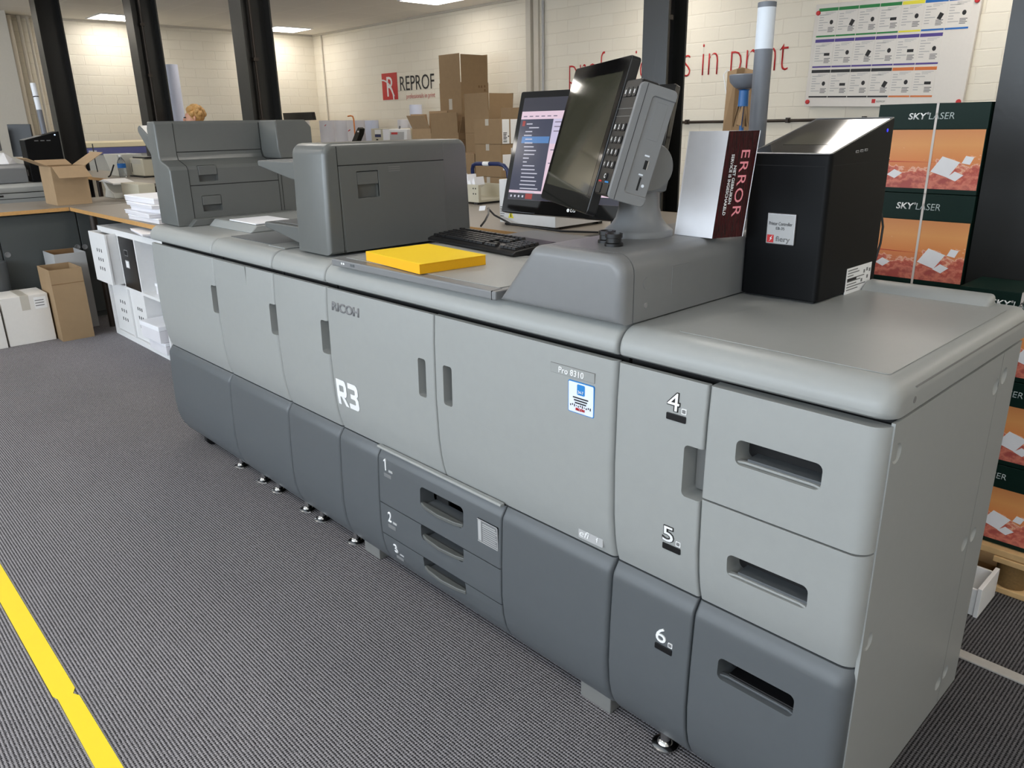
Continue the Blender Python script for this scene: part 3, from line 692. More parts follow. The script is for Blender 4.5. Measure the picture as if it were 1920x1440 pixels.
# finisher bridge on top
MB().prism([(.17, 1.0), (.20, 1.028), (.66, 1.028), (.66, 1.0)], 'x', -2.385, -1.99).build('bridge', M['light'], u5, bevel=.006)

# ---- large capacity feed unit at the near end
lc = thing('paper_feed_unit', 'grey paper supply module nearest the camera with drawers numbered four to six', 'printer module', (.27, .36, 0))
MB().box(.004, .532, .045, .70, .075, .934).build('body', M['gap'], lc)
fascia('top_fascia', .002, .543, lc, yb=.715, rr_=.034)
tc_ = MB().prism(rr(.108, .512, .052, .66, .008, 3), 'z', 1.0, 1.0016).build('top_cover', M['light'], lc, bevel=.0012)
MB().prism([(.655, 1.0), (.672, 1.013), (.692, 1.020), (.714, 1.020), (.714, 1.0)], 'x', .205, .475).bev(lambda c, e: c.x > .474 and c.z > 1.001, .012, 4).build('rear_ridge', M['light'], lc)
cd = panel('cabinet_door', .003, .2155, .461, .926, M['light'], lc, bevel=.003)
cut(cd, [handle_notch(.174, .25, .688, .797, .010, y1=.045)])
MB().box(.176, .213, .040, .046, .69, .795).build('handle', M['pocket'], cd)
cl = panel('lower_panel', .003, .2155, .05, .457, M['dark'], lc)
drs = []
for z0, z1, m, hz in ((.700, .926, 'light', .791), (.461, .696, 'light', .553), (.05, .457, 'dark', .316)):
    d = panel('drawer', .2195, .538, z0, z1, M[m], lc, rr_=.03, bevel=.003); h0, h1 = hz, hz+.049
    cut(d, [handle_notch(.284, .447, h0, h1, .012, y1=.046)])
    MB().prism([(.286, .0), (.300, .004), (.431, .004), (.445, .0), (.445, .012), (.286, .012)], 'z', h0+.001, h0+.006).build('handle', M[m], d, bevel=.0015)
    MB().prism([(.302, .009), (.443, .009), (.443, .0455), (.302, .0455)], 'z', h0+.003, h0+.011).build('handle_lip', M['black' if m == 'dark' else 'dark'], d, bevel=.001)
    drs.append(d)
def digit(s_, x, z, w, h, par, outline=True):
    y = yf(z+h/2)
    if outline: text(s_, (x-.0015, y-.0004, z-.0015), X, Z, w+.003, M['txtblack'], par, 'number_outline', h=h+.003, bold=.045, conf=.0014)
    text(s_, (x, y-.0010, z), X, Z, w, M['white'], par, 'number', h=h, bold=.0, conf=.0020)
    MB().prism(rr(x+w+.006, x+w+.017, z-.002, z+.009, .001), 'y', yf(z)-.0016, y+.004).build('paper_icon', M['white'], par, smooth=False)
    MB().prism(rr(x+w+.0075, x+w+.0155, z+.000, z+.0075, .001), 'y', yf(z)-.0020, y+.004).build('paper_icon_inner', M['txtgrey'], par, smooth=False)
    yb_ = yf(z-.013)
    MB().prism(rr(x-.001, x+w+.017, z-.020, z-.006, .002), 'y', yb_-.0022, yb_+.004).build('indicator', M['black'], par, bevel=.0006)
digit('4', .130, .859, .027, .036, cd); digit('5', .1345, .572, .026, .035, cd); digit('6', .132, .327, .026, .035, cl, False)
# end panel
ep = MB().box(.534, .5405, .028, .700, .05, .931).build('end_panel', M['light'], lc)
hol = []
for y, z in ((.036, .873), (.037, .508), (.555, .861), (.604, .873), (.546, .498), (.603, .498), (.55, .122), (.594, .130)):
    hol.append(MB().sphere((.5405+.022, y+(.016 if y < .1 else .006), z), (.0285, .0285, .0285), 28, 20))
cut(ep, hol)
MB().box(.5395, .5408, .5775, .579, .055, .93).build('panel_seam', M['pocket'], lc)
MB().box(.5395, .5432, .09, .69, .9775, .979).build('trim_line', M['pocket'], lc)
MB().cyl((.540, .088, .957), (.5435, .088, .957), .006, n=16).build('side_plug', M['pocket'], lc)
foot('levelling_foot', .131, .052, lc, .03); foot('levelling_foot', .131, .62, lc, .03); foot('levelling_foot', .45, .62, lc, .03); foot('levelling_foot', .45, .1, lc, .03)
# ------------------------------------------------------------------ things standing on the machine
def seam_yz(mb, x, pts, w=.0016):
    """thin dark joint drawn as a real groove strip on a face x = const"""
    for (a, b), (c, d) in zip(pts, pts[1:]):
        dx, dz_ = c-a, d-b; L = math.hypot(dx, dz_) or 1; nx, nz_ = -dz_/L*w/2, dx/L*w/2
        mb.prism([(a+nx, b+nz_), (c+nx, d+nz_), (c-nx, d-nz_), (a-nx, b-nz_)], 'x', x-.001, x+.0004)
# tall sheet feeder
xr, xl = -1.216, -1.42
t = thing('sheet_feeder', 'tall boxy grey sheet feeder with side door, between yellow paper and folding feeder', 'feeder', (-1.318, .36, 1.004))
P = [(.066, 1.006), (.076, 1.31)]+[(.112-.036*math.cos(a), 1.309+.036*math.sin(a)) for a in [PI/2*i/6 for i in range(1, 7)]]
P += [(.612+.036*math.sin(a), 1.309+.036*math.cos(a)) for a in [PI/2*i/6 for i in range(0, 7)]]+[(.658, 1.006)]
b = MB().rprism(P, 'x', xl, xr, .016, .016)
body = b.build('body', M['mid2'], t, sharp=50)
cut(body, [MB().prism([(.187, 1.175), (.268, 1.175), (.268, 1.258), (.187, 1.258)], 'x', xr-.018, xr+.03)])
sm = MB(); seam_yz(sm, xr, [(.1215, 1.335), (.1215, 1.006)], .0022); seam_yz(sm, xr, [(.12, 1.278), (.54, 1.278)], .0028); sm.build('seam', M['gap'], t)
sm = MB(); seam_yz(sm, xr, [(.540, 1.335), (.540, 1.006)], .0012); sm.build('seam', M['pocket'], t)
d = MB().prism([(.130, 1.010), (.124, 1.2755), (.5385, 1.2755), (.5385, 1.010)], 'x', xr-.006, xr+.0016).build('door', M['mid2'], t, bevel=.001)
cut(d, [MB().prism([(.187, 1.175), (.268, 1.175), (.268, 1.258), (.187, 1.258)], 'x', xr-.03, xr+.03)])
MB().prism([(.1885, 1.2165), (.2665, 1.2165), (.2665, 1.2555), (.1885, 1.2555)], 'x', xr-.010, xr+.0008).build('latch', M['mid2'], d, bevel=.0012)
v = MB()
for q in range(3): v.box(xr+.0012, xr+.0022, .308, .354, 1.2515+q*.0065, 1.2540+q*.0065)
v.build('vent_slots', M['pocket'], d)
def tray(z1, z0, zend, name):
    p = [(-1.712, z1), (-1.425, z1), (-1.425, z0-.02), (-1.49, z0-.014), (-1.60, z0+.004), (-1.712, z1-.018)]
    tr = MB().prism(p, 'y', .10, .50).build(name, M['mid2'], t, bevel=.005)
    MB().prism([(-1.57, z1), (-1.53, z1+.022), (-1.44, z1+.030), (-1.425, z1)], 'y', .16, .175).build('paper_guide', M['mid2'], tr, bevel=.003)
    MB().prism(rr(-1.56, -1.46, z1-.001, z1+.035, .014), 'y', .40, .412).build('paper_guide', M['mid2'], tr, bevel=.003)
    MB().prism([(-1.70, .13), (-1.43, .13), (-1.43, .47), (-1.70, .47)], 'z', z1, z1+.001).build('tray_mat', M['mid'], tr)
tray(1.286, 1.245, 0, 'upper_tray'); tray(1.074, 1.035, 0, 'lower_tray')
for y in (.12, .6): MB().box(-1.40, -1.24, y, y+.03, 1.0042, 1.01).build('foot', M['black'], t)

# folding feeder at the far end
t = thing('folding_feeder', 'grey stepped feeder with two latch handles at the far end of the printer', 'feeder', (-2.53, .37, 1.0))
lo = [(-2.63, 1.002), (-2.63, 1.40), (-2.615, 1.428), (-2.548, 1.428), (-2.536, 1.416), (-2.536, 1.285), (-2.528, 1.270), (-2.452, 1.246), (-2.440, 1.232), (-2.440, 1.002)]
bd = MB().rprism(lo, 'y', .062, .70, .007, 0)
bd = bd.build('body', M['mid2'], t, sharp=30)
hb = [(.180, .264, 1.180, 1.247), (.180, .266, 1.055, 1.122)]
cut(bd, [MB().prism(rr(a, b_, c, dd_, .005, 3), 'x', -2.462, -2.4) for a, b_, c, dd_ in hb])
for a, b_, c, dd_ in hb:
    MB().prism([(a+.002, c+.027), (b_-.002, c+.027), (b_-.002, dd_-.002), (a+.002, dd_-.002)], 'x', -2.456, -2.4385).build('latch_handle', M['mid2'], t, bevel=.002)
sm = MB()
def seg3(pts, w=.0012):
    sm.tube(pts, w, 6)
for yy in (.138,): seg3([(-2.5355, yy, 1.42), (-2.5355, yy, 1.29), (-2.527, yy, 1.2705), (-2.452, yy, 1.2468), (-2.4395, yy, 1.232), (-2.4395, yy, 1.02)])
seg3([(-2.5355, .138, 1.302), (-2.5355, .525, 1.302)], .0016); seg3([(-2.4395, .138, 1.166), (-2.4395, .545, 1.166)], .0016)
seg3([(-2.5355, .524, 1.42), (-2.5355, .524, 1.29), (-2.527, .524, 1.2705), (-2.452, .53, 1.2468)]); seg3([(-2.4395, .545, 1.20), (-2.4395, .545, 1.02)]); seg3([(-2.4395, .56, 1.20), (-2.4395, .56, 1.02)])
sm.build('seams', M['gap'], t)
bk = [(-2.535, 1.262), (-2.42, 1.262), (-2.375, 1.30), (-2.365, 1.40), (-2.385, 1.426), (-2.535, 1.426)]
MB().prism([(.525, 1.300), (.535, 1.262), (.70, 1.262), (.70, 1.395), (.672, 1.426), (.528, 1.426), (.525, 1.42)], 'x', -2.535, -2.372).build('rear_block', M['mid2'], t, bevel=.007, seg=3)
MB().prism([(-2.63, 1.27), (-2.63, 1.36), (-2.75, 1.415), (-2.77, 1.405), (-2.77, 1.385)], 'y', .072, .46).build('tray', M['mid2'], t, bevel=.006)
MB().prism([(.10, 1.0), (.13, 1.030), (.62, 1.030), (.64, 1.0)], 'x', -2.439, -2.40).build('base_lip', M['mid2'], t, bevel=.004)

# loose sheets and yellow ream
def sheets(name, label, cat, c, rz, w, d, z0, n, m, ms, top=True, group=None):
    t = thing(name, label, cat, (c[0], c[1], z0), rz, group)
    T = Matrix.Translation((c[0], c[1], z0)) @ Matrix.Rotation(rz, 4, 'Z'); k = MB(T); h = n
    k.box(-w/2, w/2, -d/2, d/2, 0, h).build('sheets', ms, t, smooth=False)
    if top:
        q = MB(T @ Matrix.Translation((.001, .001, 0)) @ Matrix.Rotation(.012, 4, 'Z'))
        vs = [[(-w/2, -d/2, h+.0004), (w/2, -d/2, h+.0012), (w/2, d/2, h+.0006), (-w/2, d/2, h+.0004)]]
        q.prism([(-w/2, -d/2), (w/2+.002, -d/2), (w/2+.002, d/2), (-w/2, d/2)], 'z', h, h+.0008).build('top_sheet', m, t, smooth=False)
    return t
sheets('paper_ream', 'bright yellow paper stack lying on the scanner lid', 'paper', (-.805, .128), -.10, .297, .212, 1.0238, .026, M['yellow'], M['yelside'])
sheets('loose_sheets', 'white loose sheets of paper lying behind the tray of the sheet feeder', 'paper', (-2.125, .29), -.02, .25, .17, 1.0295, .003, M['whitep'], M['whitep'])

# keyboard
t = thing('keyboard', 'black computer keyboard on the printer behind the yellow paper', 'keyboard', (-.90, .46, 1.0236), -.10)
T = Matrix.Translation((-.90, .46, 1.0236)) @ Matrix.Rotation(-.10, 4, 'Z')
MB(T).prism([(-.085, .0), (-.088, .010), (-.075, .016), (.07, .028), (.085, .026), (.085, .0)], 'x', -.235, .235).build('body', M['black'], t, bevel=.004)
k = MB(T)
def key(x, y, w, d=.0155):
    z = .017+(y+.075)*.083
    a = [k.v((x+i, y+j, z)) for i, j in ((0, 0), (w, 0), (w, d), (0, d))]; b_ = [k.v((x+i, y+j, z+.007)) for i, j in ((.002, .0015), (w-.002, .0015), (w-.002, d-.002), (.002, d-.002))]
    k._f(b_)
    for i in range(4): k._f([a[i], a[(i+1) % 4], b_[(i+1) % 4], b_[i]])
ys = [-.068, -.049, -.030, -.011, .008, .036]
rowk = [[(0, .024), (.025, .019), (.045, .024), (.070, .11), (.181, .024), (.206, .019), (.226, .019), (.246, .034)]]
for i in range(4):
    o = (.034, .028, .023, 0)[i]; L = [] if o == 0 else [(0, o-.001)]
    L += [(o+.019*q, .018) for q in range(12 if i else 11)]; e = o+.019*(12 if i else 11); L.append((e, .285-e-.001)); rowk.append(L)
rowk.append([(0, .018)]+[(.038+.0195*q+(q//4)*.006, .018) for q in range(12)])
for L, y in zip(rowk, ys):
    for x, w in L: key(-.225+x, y, w)
for q in range(3):
    for y in (.008, -.011): key(.066+q*.019, y, .018)
    key(.066+q*.019, -.068, .018); key(.066+q*.019, .036, .018)
key(.085, -.049, .018)
for q in range(4):
    for y in ys[:5]: key(.136+q*.019+.010, y, .018)
k.build('keys', M['black'], t, smooth=False)

# two small black knobs
for i, (x, y, lab) in enumerate(((-.098, .100, 'small black screw cap on the console, in front of its twin'), (-.140, .128, 'small black screw cap on the console, half behind its twin'))):
    o = MB().lathe([(.020, 0), (.020, .006), (.0165, .008), (.0165, .017), (.0185, .018), (.0185, .026), (.015, .026), (.013, .016), (0, .016)], (x, y, 1.142), 28).build('screw_cap', M['black'])
    tag(o, lab, 'cap', 'black screw caps on the console')

# operation panel
c0 = Vector((-.284, .2, 1.364)); ya_ = math.radians(-32.016); ti = math.radians(16.759)
pr_ = Vector((math.cos(ya_), math.sin(ya_), 0)); n0 = Vector((math.sin(ya_), -math.cos(ya_), 0)); pu = Z*math.cos(ti)-n0*math.sin(ti); pn = pr_.cross(pu)
T = Matrix(((pr_.x, pu.x, pn.x, c0.x), (pr_.y, pu.y, pn.y, c0.y), (pr_.z, pu.z, pn.z, c0.z), (0, 0, 0, 1)))
t = thing('operation_panel', 'large tilted black touch panel with keypad on a grey swivel stand', 'control panel', (-.17, .265, 1.142))
MB().lathe([(.079, 0), (.079, .012), (.076, .015), (.064, .024), (.053, .040), (.047, .062), (.045, .098), (.045, .11)], (-.165, .27, 1.142), 48).build('stand', M['mid'], t, sharp=50)
# hinge and neck (panel frame: x along, y up, z out)
hg = MB(T); hg.cyl((.03, -.03, -.135), (.135, -.03, -.135), .052, n=40); hg.build('hinge', M['mid'], t, bevel=.003)
nk = MB().prism([(-.210, 1.238), (-.120, 1.238), (-.105, 1.30), (-.16, 1.345), (-.215, 1.30)], 'y', .235, .312)
nk.build('neck', M['mid'], t, bevel=.006, seg=3)
MB(T).box(-.02, .10, -.10, .06, -.10, -.021).build('mount', M['black'], t, bevel=.006)
sc = MB(T); sc.prism(rr(-.2035, .2035, -.1615, .1615, .010), 'z', -.022, 0); sc = sc.build('screen_case', M['black'], t, bevel=.003)
MB(T).prism(rr(-.2015, .2015, -.1595, .1595, .008), 'z', 0, .0006).build('screen_glass', M['blackgloss'], sc)
ds = mat('standby_display', (58, 57, 46), .05, spec=.65); 
MB(T).prism(rr(-.178, .178, -.123, .130, .003), 'z', .0006, .0009).build('display', ds, sc)
# keypad block
kp = MB(T); kp.prism(rr(.204, .300, -.116, .112, .012), 'z', -.040, -.003); kp = kp.build('keypad', M['black'], t, bevel=.003)
kb_ = MB(T); kb2 = MB(T)
def pkey(a, b, w, h): kb_.prism(rr(a, a+w, b, b+h, .003, 2), 'z', -.003, -.0008)
for i in range(3): pkey(.216+i*.025, .078, .021, .019)
for j in range(4):
    for i in range(3): pkey(.214+i*.024, .012-.0245*j, .019, .015)
pkey(.240, -.085, .019, .014); pkey(.214, -.112, .03, .020); pkey(.252, -.112, .036, .020)
kb_.build('buttons', M['black'], kp, bevel=.0006)
def ptext(s, a, b, w, h, m='white', ext=.0003):
    text(s, c0+pr_*a+pu*b+pn*(-.0007), pr_, pu, w, M[m], kp, 'key_label', h=h, ext=ext, bold=.02)
for j, row in enumerate(('123', '456', '789', '*0#')):
    for i, ch in enumerate(row): ptext(ch, .221+i*.024, .015-.0245*j, .005, .009)
ptext('C', .246, -.082, .007, .009)
for i in range(3): MB(T).prism(rr(.2245+i*.025, .2285+i*.025, .0835, .0915, .001, 2), 'z', -.0008, -.0004).build('key_mark', M['white'], kp, smooth=False)
MB(T).box(.216, .232, -.090, -.087, -.003, -.002).build('stop_mark', M['red'], kp); MB(T).box(.256, .276, -.090, -.087, -.003, -.002).build('start_mark', M['sblue'], kp)
MB(T).cyl((.27, .1125, -.016), (.27, .1135, -.016), .005).build('power_led', M['ledblue'], kp)
kl = MB(T); kl.box(.206, .296, .055, .056, -.0032, -.0024); kl.box(.206, .296, .040, .041, -.0032, -.0024); kl.build('keypad_lines', M['pocket'], kp)
# grey side housing
hz = MB(T); hz.prism(rr(-.118, .106, -.078, 0, .010), 'x', .296, .306); hz = hz.bev(lambda c, e: False, .001) if False else hz
hz = hz.build('card_reader_housing', M['mid'], t, bevel=.005, seg=3)
cut(hz, [MB(T).prism(rr(-.098, .086, -.085, -.030, .006), 'x', .3025, .33)])
MB(T).prism(rr(.008, .078, -.066, -.042, .002), 'x', .3020, .3031).build('slot_cover', M['mid'], hz, bevel=.0006)
for b0, b1, n1, n2, m in ((-.047, -.030, -.062, -.054, 'gap'), (-.089, -.063, -.057, -.053, 'gap'), (-.047, -.030, -.0625, -.0605, 'chrome')):
    MB(T).box(.302, .3030 if m == 'gap' else .3035, b0, b1, n1, n2).build('port', M[m], hz)
MB(T).cyl((.302, -.078, -.064), (.3034, -.078, -.064), .003).build('port_mark', M['pole_white'], hz)
MB(T).box(.302, .3032, -.060, -.057, -.058, -.049).build('port_mark', M['pole_white'], hz); MB(T).box(.302, .3032, -.023, -.020, -.060, -.050).build('port_mark', M['pole_white'], hz)
MB(T).box(.296, .3066, -.117, .105, -.014, -.0132).build('housing_seam', M['gap'], hz)

# signal light pole
t = thing('signal_light_pole', 'tall grey signal pole with frosted white top behind the black controller', 'signal light', (-.137, .72, .985))
MB().cyl((-.137, .72, .985), (-.137, .72, 1.557), .022).build('pole', M['greytube'], t)
MB().cyl((-.137, .72, 1.557), (-.137, .72, 1.652), .022).build('light_diffuser', M['pole_white'], t)
MB().cyl((-.137, .72, 1.652), (-.137, .72, 1.664), .0225).build('cap', M['greytube'], t, bevel=.001)

# error sign
A, B_, C_ = Vector((-.101, .323, 1.1425)), Vector((.004, .316, 1.1425)), Vector((.036, .390, 1.1425)); tp = Vector((.010, .024, .226))
t = thing('error_sign', 'folded white card with a dark red ERROR face beside the black controller', 'sign', (-.02, .34, 1.1425))
def sheet3(a, b, name, m, th=.0012):
    d_ = (b-a).normalized(); n_ = d_.cross(Z); k = MB(); f = [a, b, b+tp, a+tp]
    V = [k.v(p) for p in f]; Wv = [k.v(p-n_*th) for p in f]; k._f(V); k._f(Wv[::-1])
    for i in range(4): k._f([V[i], Wv[i], Wv[(i+1) % 4], V[(i+1) % 4]])
    return k.build(name, m, t, smooth=False)
sheet3(A, B_, 'white_face', M['whitep']); rf = sheet3(B_, C_, 'red_face', M['err']); sheet3(C_, A, 'back_face', M['whitep'])
ud = (C_-B_).normalized(); dn = -tp.normalized(); nn = dn.cross(ud); L_ = (C_-B_).length
def et(s, a, top, ln, h, m, **k): text(s, B_+tp+ud*(L_*a)+dn*top+nn*.0008, dn, ud, ln, M[m], rf, h=h, **k)
et('ERROR', .50, .040, .142, .0215, 'neon', bold=.0, gap=1.15)
et('NIET GEBRUIKEN', .325, .072, .082, .0072, 'white', bold=.02); et('SERVICE IS INGESCHAKELD', .20, .048, .130, .0072, 'white', bold=.02)
# serifs of the ERROR letters
sf = MB()

# print controller
t = thing('print_controller', 'black tower controller with sloped glass top and silver name plate', 'controller', (.106, .585, 1.0))
x0, x1_, y0, y1 = .012, .200, .436, .735
b = MB().prism([(y0, 1.006), (y0, 1.318), (y1, 1.388), (y1, 1.006)], 'x', x0, x1_)
b.bev(lambda c, e: abs(c.y-y0) < 1e-4 and abs(e.verts[0].co.z-e.verts[1].co.z) > .1, .012, 5)
b = b.build('case', M['blackmetal'], t, bevel=.0025)
MB().box(x0+.01, x1_-.01, y0+.01, .66, 1.0018, 1.008).build('foot', M['black'], t)
gl = MB(); s_ = (1.388-1.318)/(y1-y0)
def tz(y): return 1.318+s_*(y-y0)
gl.prism([(y0+.006, tz(y0+.006)-.003), (y0+.006, tz(y0+.006)+.0016), (y1-.006, tz(y1-.006)+.0016), (y1-.006, tz(y1-.006)-.003)], 'x', x0+.006, x1_-.006)
gl = gl.build('glass_top', M['blackgloss'], t)
gr = MB(); gr.prism([(y0+.07, tz(y0+.07)+.0017), (y0+.07, tz(y0+.07)+.002), (y0+.17, tz(y0+.17)+.002), (y0+.17, tz(y0+.17)+.0017)], 'x', x0+.04, x1_-.03)
gr.build('display', ds, gl)
rim = MB()
rim.tube([(x0+.004, y0+.003, tz(y0)+.002), (x1_-.006, y0+.002, tz(y0)+.002), (x1_-.002, y0+.008, tz(y0+.008)+.002), (x1_-.002, y1-.004, tz(y1-.004)+.002), (x0+.004, y1-.004, tz(y1-.004)+.002), (x0+.002, y0+.008, tz(y0+.008)+.002), (x0+.004, y0+.003, tz(y0)+.002)], .0016, 6)
rim.build('rim', M['brushed'], t)
jl = MB(); jl.box(x0+.012, x1_-.012, y0-.0006, y0+.001, 1.294, 1.2955); jl.box(x1_-.001, x1_+.0006, y0+.012, y1, 1.2955, 1.297); jl.build('joint', M['gap'], t)
npl = MB().box(.070, .138, y0-.006, y0+.001, 1.125, 1.194).build('name_plate', M['brushed'], t, bevel=.0025)
MB().box(.0725, .1355, y0-.0064, y0-.005, 1.1275, 1.1915).build('plate_face', M['txtpale'], npl)
text('Printer Controller', (.0765, y0-.0068, 1.1675), X, Z, .055, M['txtblack'], npl, h=.0075); text('EB-35', (.094, y0-.0068, 1.158), X, Z, .020, M['txtblack'], npl, h=.006)
MB().box(.074, .090, y0-.0068, y0-.006, 1.129, 1.146).build('red_mark', M['red'], npl); text('fiery', (.095, y0-.0068, 1.129), X, Z, .034, M['txtgrey'], npl, h=.015, bold=.01)
MB().prism([(.079, 1.131), (.083, 1.137), (.0805, 1.138), (.087, 1.145), (.084, 1.139), (.0865, 1.138)], 'y', y0-.0073, y0-.0066).build('flash_mark', M['white'], npl, smooth=False)
lb = MB(); lb.m = 0; lb.box(x1_-.001, x1_+.0008, .576, .709, 1.000, 1.062); lb.m = 1
for q in range(8): lb.box(x1_, x1_+.0012, .582, .582+(.05, .06, .03, .09, .07, .05, .1, .06)[q], 1.055-q*.0065, 1.0575-q*.0065)
for a, b2 in ((.67, 1.045), (.685, 1.048), (.70, 1.045), (.66, 1.025), (.69, 1.03)): lb.box(x1_, x1_+.0012, a-.004, a+.004, b2-.004, b2+.004)
lb.m = 2; lb.box(x1_, x1_+.0012, .582, .63, 1.031, 1.037)
lb.build('rating_label', [M['white'], M['txtgrey'], M['txtblack']], t, smooth=False)
for q in range(3): MB().box(x1_-.001, x1_+.0008, .548+q*.022, .562+q*.022, 1.3185+q*.001, 1.3235+q*.001).build('port', M['txtpale'], t)
for q in range(3): MB().box(x1_-.001, x1_+.001, .5495+q*.022, .5605+q*.022, 1.3195+q*.001, 1.3220+q*.001).build('port_slot', M['gap'], t)
MB().cyl((x1_-.001, .700, 1.362), (x1_+.001, .700, 1.362), .004).build('power_led', M['ledblue'], t)
MB().tube([(.185, .737, 1.17), (.192, .752, 1.168), (.197, .756, 1.14), (.196, .757, 1.10), (.188, .756, 1.05), (.186, .745, 1.02), (.186, .737, 1.015)], .0028).build('cable', M['black'], t)
for z in (1.172, 1.018): MB().box(.178, .194, .735, .748, z-.007, z+.007).build('connector', M['chrome'], t)
# ------------------------------------------------------------------ paper cartons on the pallet
def carton(x0, y0, z0, w, h, d, label):
    t = thing('paper_carton', label, 'carton', (x0+w/2, y0+d/2, z0), 0, 'green and orange paper cartons')
    g = w/.297; v = h/.256
    MB().box(x0, x0+w, y0, y0+d, z0, z0+h).build('box', M['green'], t, bevel=.0015)
    MB().box(x0-.001, x0+w+.001, y0-.0014, y0+d, z0+h-.072*v, z0+h+.0006).build('lid', M['green'], t, bevel=.0015)
    pc = MB().box(x0+.002, x0+w-.002, y0-.0008, y0+.001, z0+.014*v, z0+h-.073*v).build('picture', M['sky'], t, smooth=False)
    for cx, cz, s, a, q in ((.205, .078, .040, .7, .78), (.067, .055, .022, .25, .6), (.235, .052, .022, .35, .62), (.262, .098, .017, 1.0, .8), (.010, .105, .014, .4, .7)):
        pts = []
        for u_, v_ in ((-1, 0), (0, -q), (1, 0), (0, q)):
            pts.append((x0+cx*g+s*g*(u_*math.cos(a*.5)-v_*math.sin(a*.5)), z0+cz*v+s*g*(u_*math.sin(a*.5)+v_*math.cos(a*.5))))
        MB().prism([(max(x0+.002, p), q_) for p, q_ in pts], 'y', y0-.0012, y0-.0007).build('printed_flying_sheet', M['whitep'], pc, smooth=False)
    MB().prism([(x0+.002, z0+.093*v), (x0+.20*g, z0+.0905*v), (x0+.002, z0+.090*v)], 'y', y0-.0011, y0-.0007).build('red_streak', M['red'], pc, smooth=False)
    text('SKY', (x0+.086*g, y0-.0018, z0+h-.044*v), X, Z, .050*g, M['white'], t, h=.0185*v, shear=.12, bold=.02)
    text('LASER', (x0+.142*g, y0-.0018, z0+h-.044*v), X, Z, .068*g, M['laserg'], t, h=.0185*v, shear=.1, bold=-.003)
    text('\u00ae', (x0+.1355*g, y0-.0018, z0+h-.0305*v), X, Z, .0065*g, M['white'], t)
    s = MB(); e = .0022; m = x0+.162*g
    s.box(m-.0035, m+.0035, y0-e, y0-e+.0007, z0, z0+h+.0015); s.box(m-.0035, m+.0035, y0-e, y0+d+e, z0+h+.0006, z0+h+.0016); s.box(m-.0035, m+.0035, y0+d+e-.0007, y0+d+e, z0, z0+h+.0015)
    s.build('strap', M['strap'], t)
place = ['lowest', 'second from the bottom', 'middle', 'second from the top', 'topmost']
zz = .001
for i, h in enumerate((.2885, .2885, .2885, .2905, .272)):
    carton(-.151, 1.50, zz, .322, h-.0022, .22, 'paper carton with orange sky print, %s of the tall stack of five' % place[i]); zz += h
for i in range(3): carton(.227, 1.31, .142+.2586*i, .297, .256, .19, 'paper carton with orange sky print, %s of the short stack beside the feed unit' % ('lowest', 'middle', 'top')[i])
t = thing('pallet', 'pale wooden pallet under the short stack of paper cartons', 'pallet', (.2, 1.38, 0))
for y in (1.285, 1.355, 1.43): MB().box(-.22, .56, y, y+.062, .118, .14).build('deck_board', M['wood'], t, bevel=.003)
for x in (-.21, .12, .45):
    MB().box(x, x+.10, 1.28, 1.49, .098, .117).build('bearer', M['wood'], t, bevel=.003)
    for y in (1.305, 1.415): MB().cyl((x+.05, y+.025, .02), (x+.05, y+.025, .097), .045).build('block', M['chip'], t, bevel=.003)
for y in (1.28, 1.40): MB().box(-.22, .56, y, y+.09, 0, .0195).build('foot_board', M['wood'], t, bevel=.003)
t = thing('drawer_box', 'small white empty drawer lying on the dark carpet by the pallet', 'drawer', (.41, 1.13, 0))
MB().prism(rr(.36, .475, 1.10, 1.245, .001, 1), 'z', .0, .006).build('bottom', M['whitelam'], t)
for a, b, c, d in ((.32, .468, 1.10, 1.108), (.32, .468, 1.237, 1.245), (.32, .328, 1.108, 1.237)): MB().box(a, b, c, d, .006, .085).build('side', M['whitelam'], t, bevel=.001)
MB().box(.468, .480, 1.092, 1.253, .0, .096).build('front', M['whitelam'], t, bevel=.0015)

# ------------------------------------------------------------------ bench behind the machine
def desk(name, label, x0, x1, y0, y1, z, legs, front='y0', cat='desk'):
    t = thing(name, label, cat, ((x0+x1)/2, (y0+y1)/2, 0))
    MB().box(x0, x1, y0+.003, y1-.003, z-.026, z).build('desk_top', M['desktop'], t, bevel=.001)
    MB().box(x0, x1, y0, y0+.0028, z-.0262, z-.0002).build('edge_band', M['oak'], t); MB().box(x0, x1, y1-.0028, y1, z-.0262, z-.0002).build('edge_band', M['oak'], t)
    for x, y in legs: MB().cyl((x, y, 0), (x, y, z-.027), .025).build('leg', M['legdark'], t)
    return t
desk('work_bench', 'grey topped bench with oak edge behind the print engine', -3.1, -.22, 1.117, 2.15, .95, ((-3.0, 1.2), (-.32, 1.2), (-3.0, 2.05), (-.32, 2.05)))
# monitor
mc = Vector((-1.012, 1.02, 1.285)); my = math.radians(4.1); mt = math.radians(16.4)
mr = Vector((math.cos(my), math.sin(my), 0)); mn0 = Vector((math.sin(my), -math.cos(my), 0)); mu = Z*math.cos(mt)-mn0*math.sin(mt); mn = mr.cross(mu)
T = Matrix(((mr.x, mu.x, mn.x, mc.x), (mr.y, mu.y, mn.y, mc.y), (mr.z, mu.z, mn.z, mc.z), (0, 0, 0, 1)))
t = thing('monitor', 'black computer monitor showing a dark menu and pink page behind the touch panel', 'monitor', (-.98, 1.22, .95))
w, h = .694, .468
MB(T).prism(rr(-w/2, w/2, -h/2, h/2, .008), 'z', -.030, 0).build('case', M['blackgloss'], t, bevel=.004)
L, R_, Bm, Tp = -w/2+.024, w/2-.024, -h/2+.052, h/2-.026
MB(T).box(L, R_, Bm, Tp, 0, .0006).build('screen', M['scr_pink'], t)
sm = MB(T)
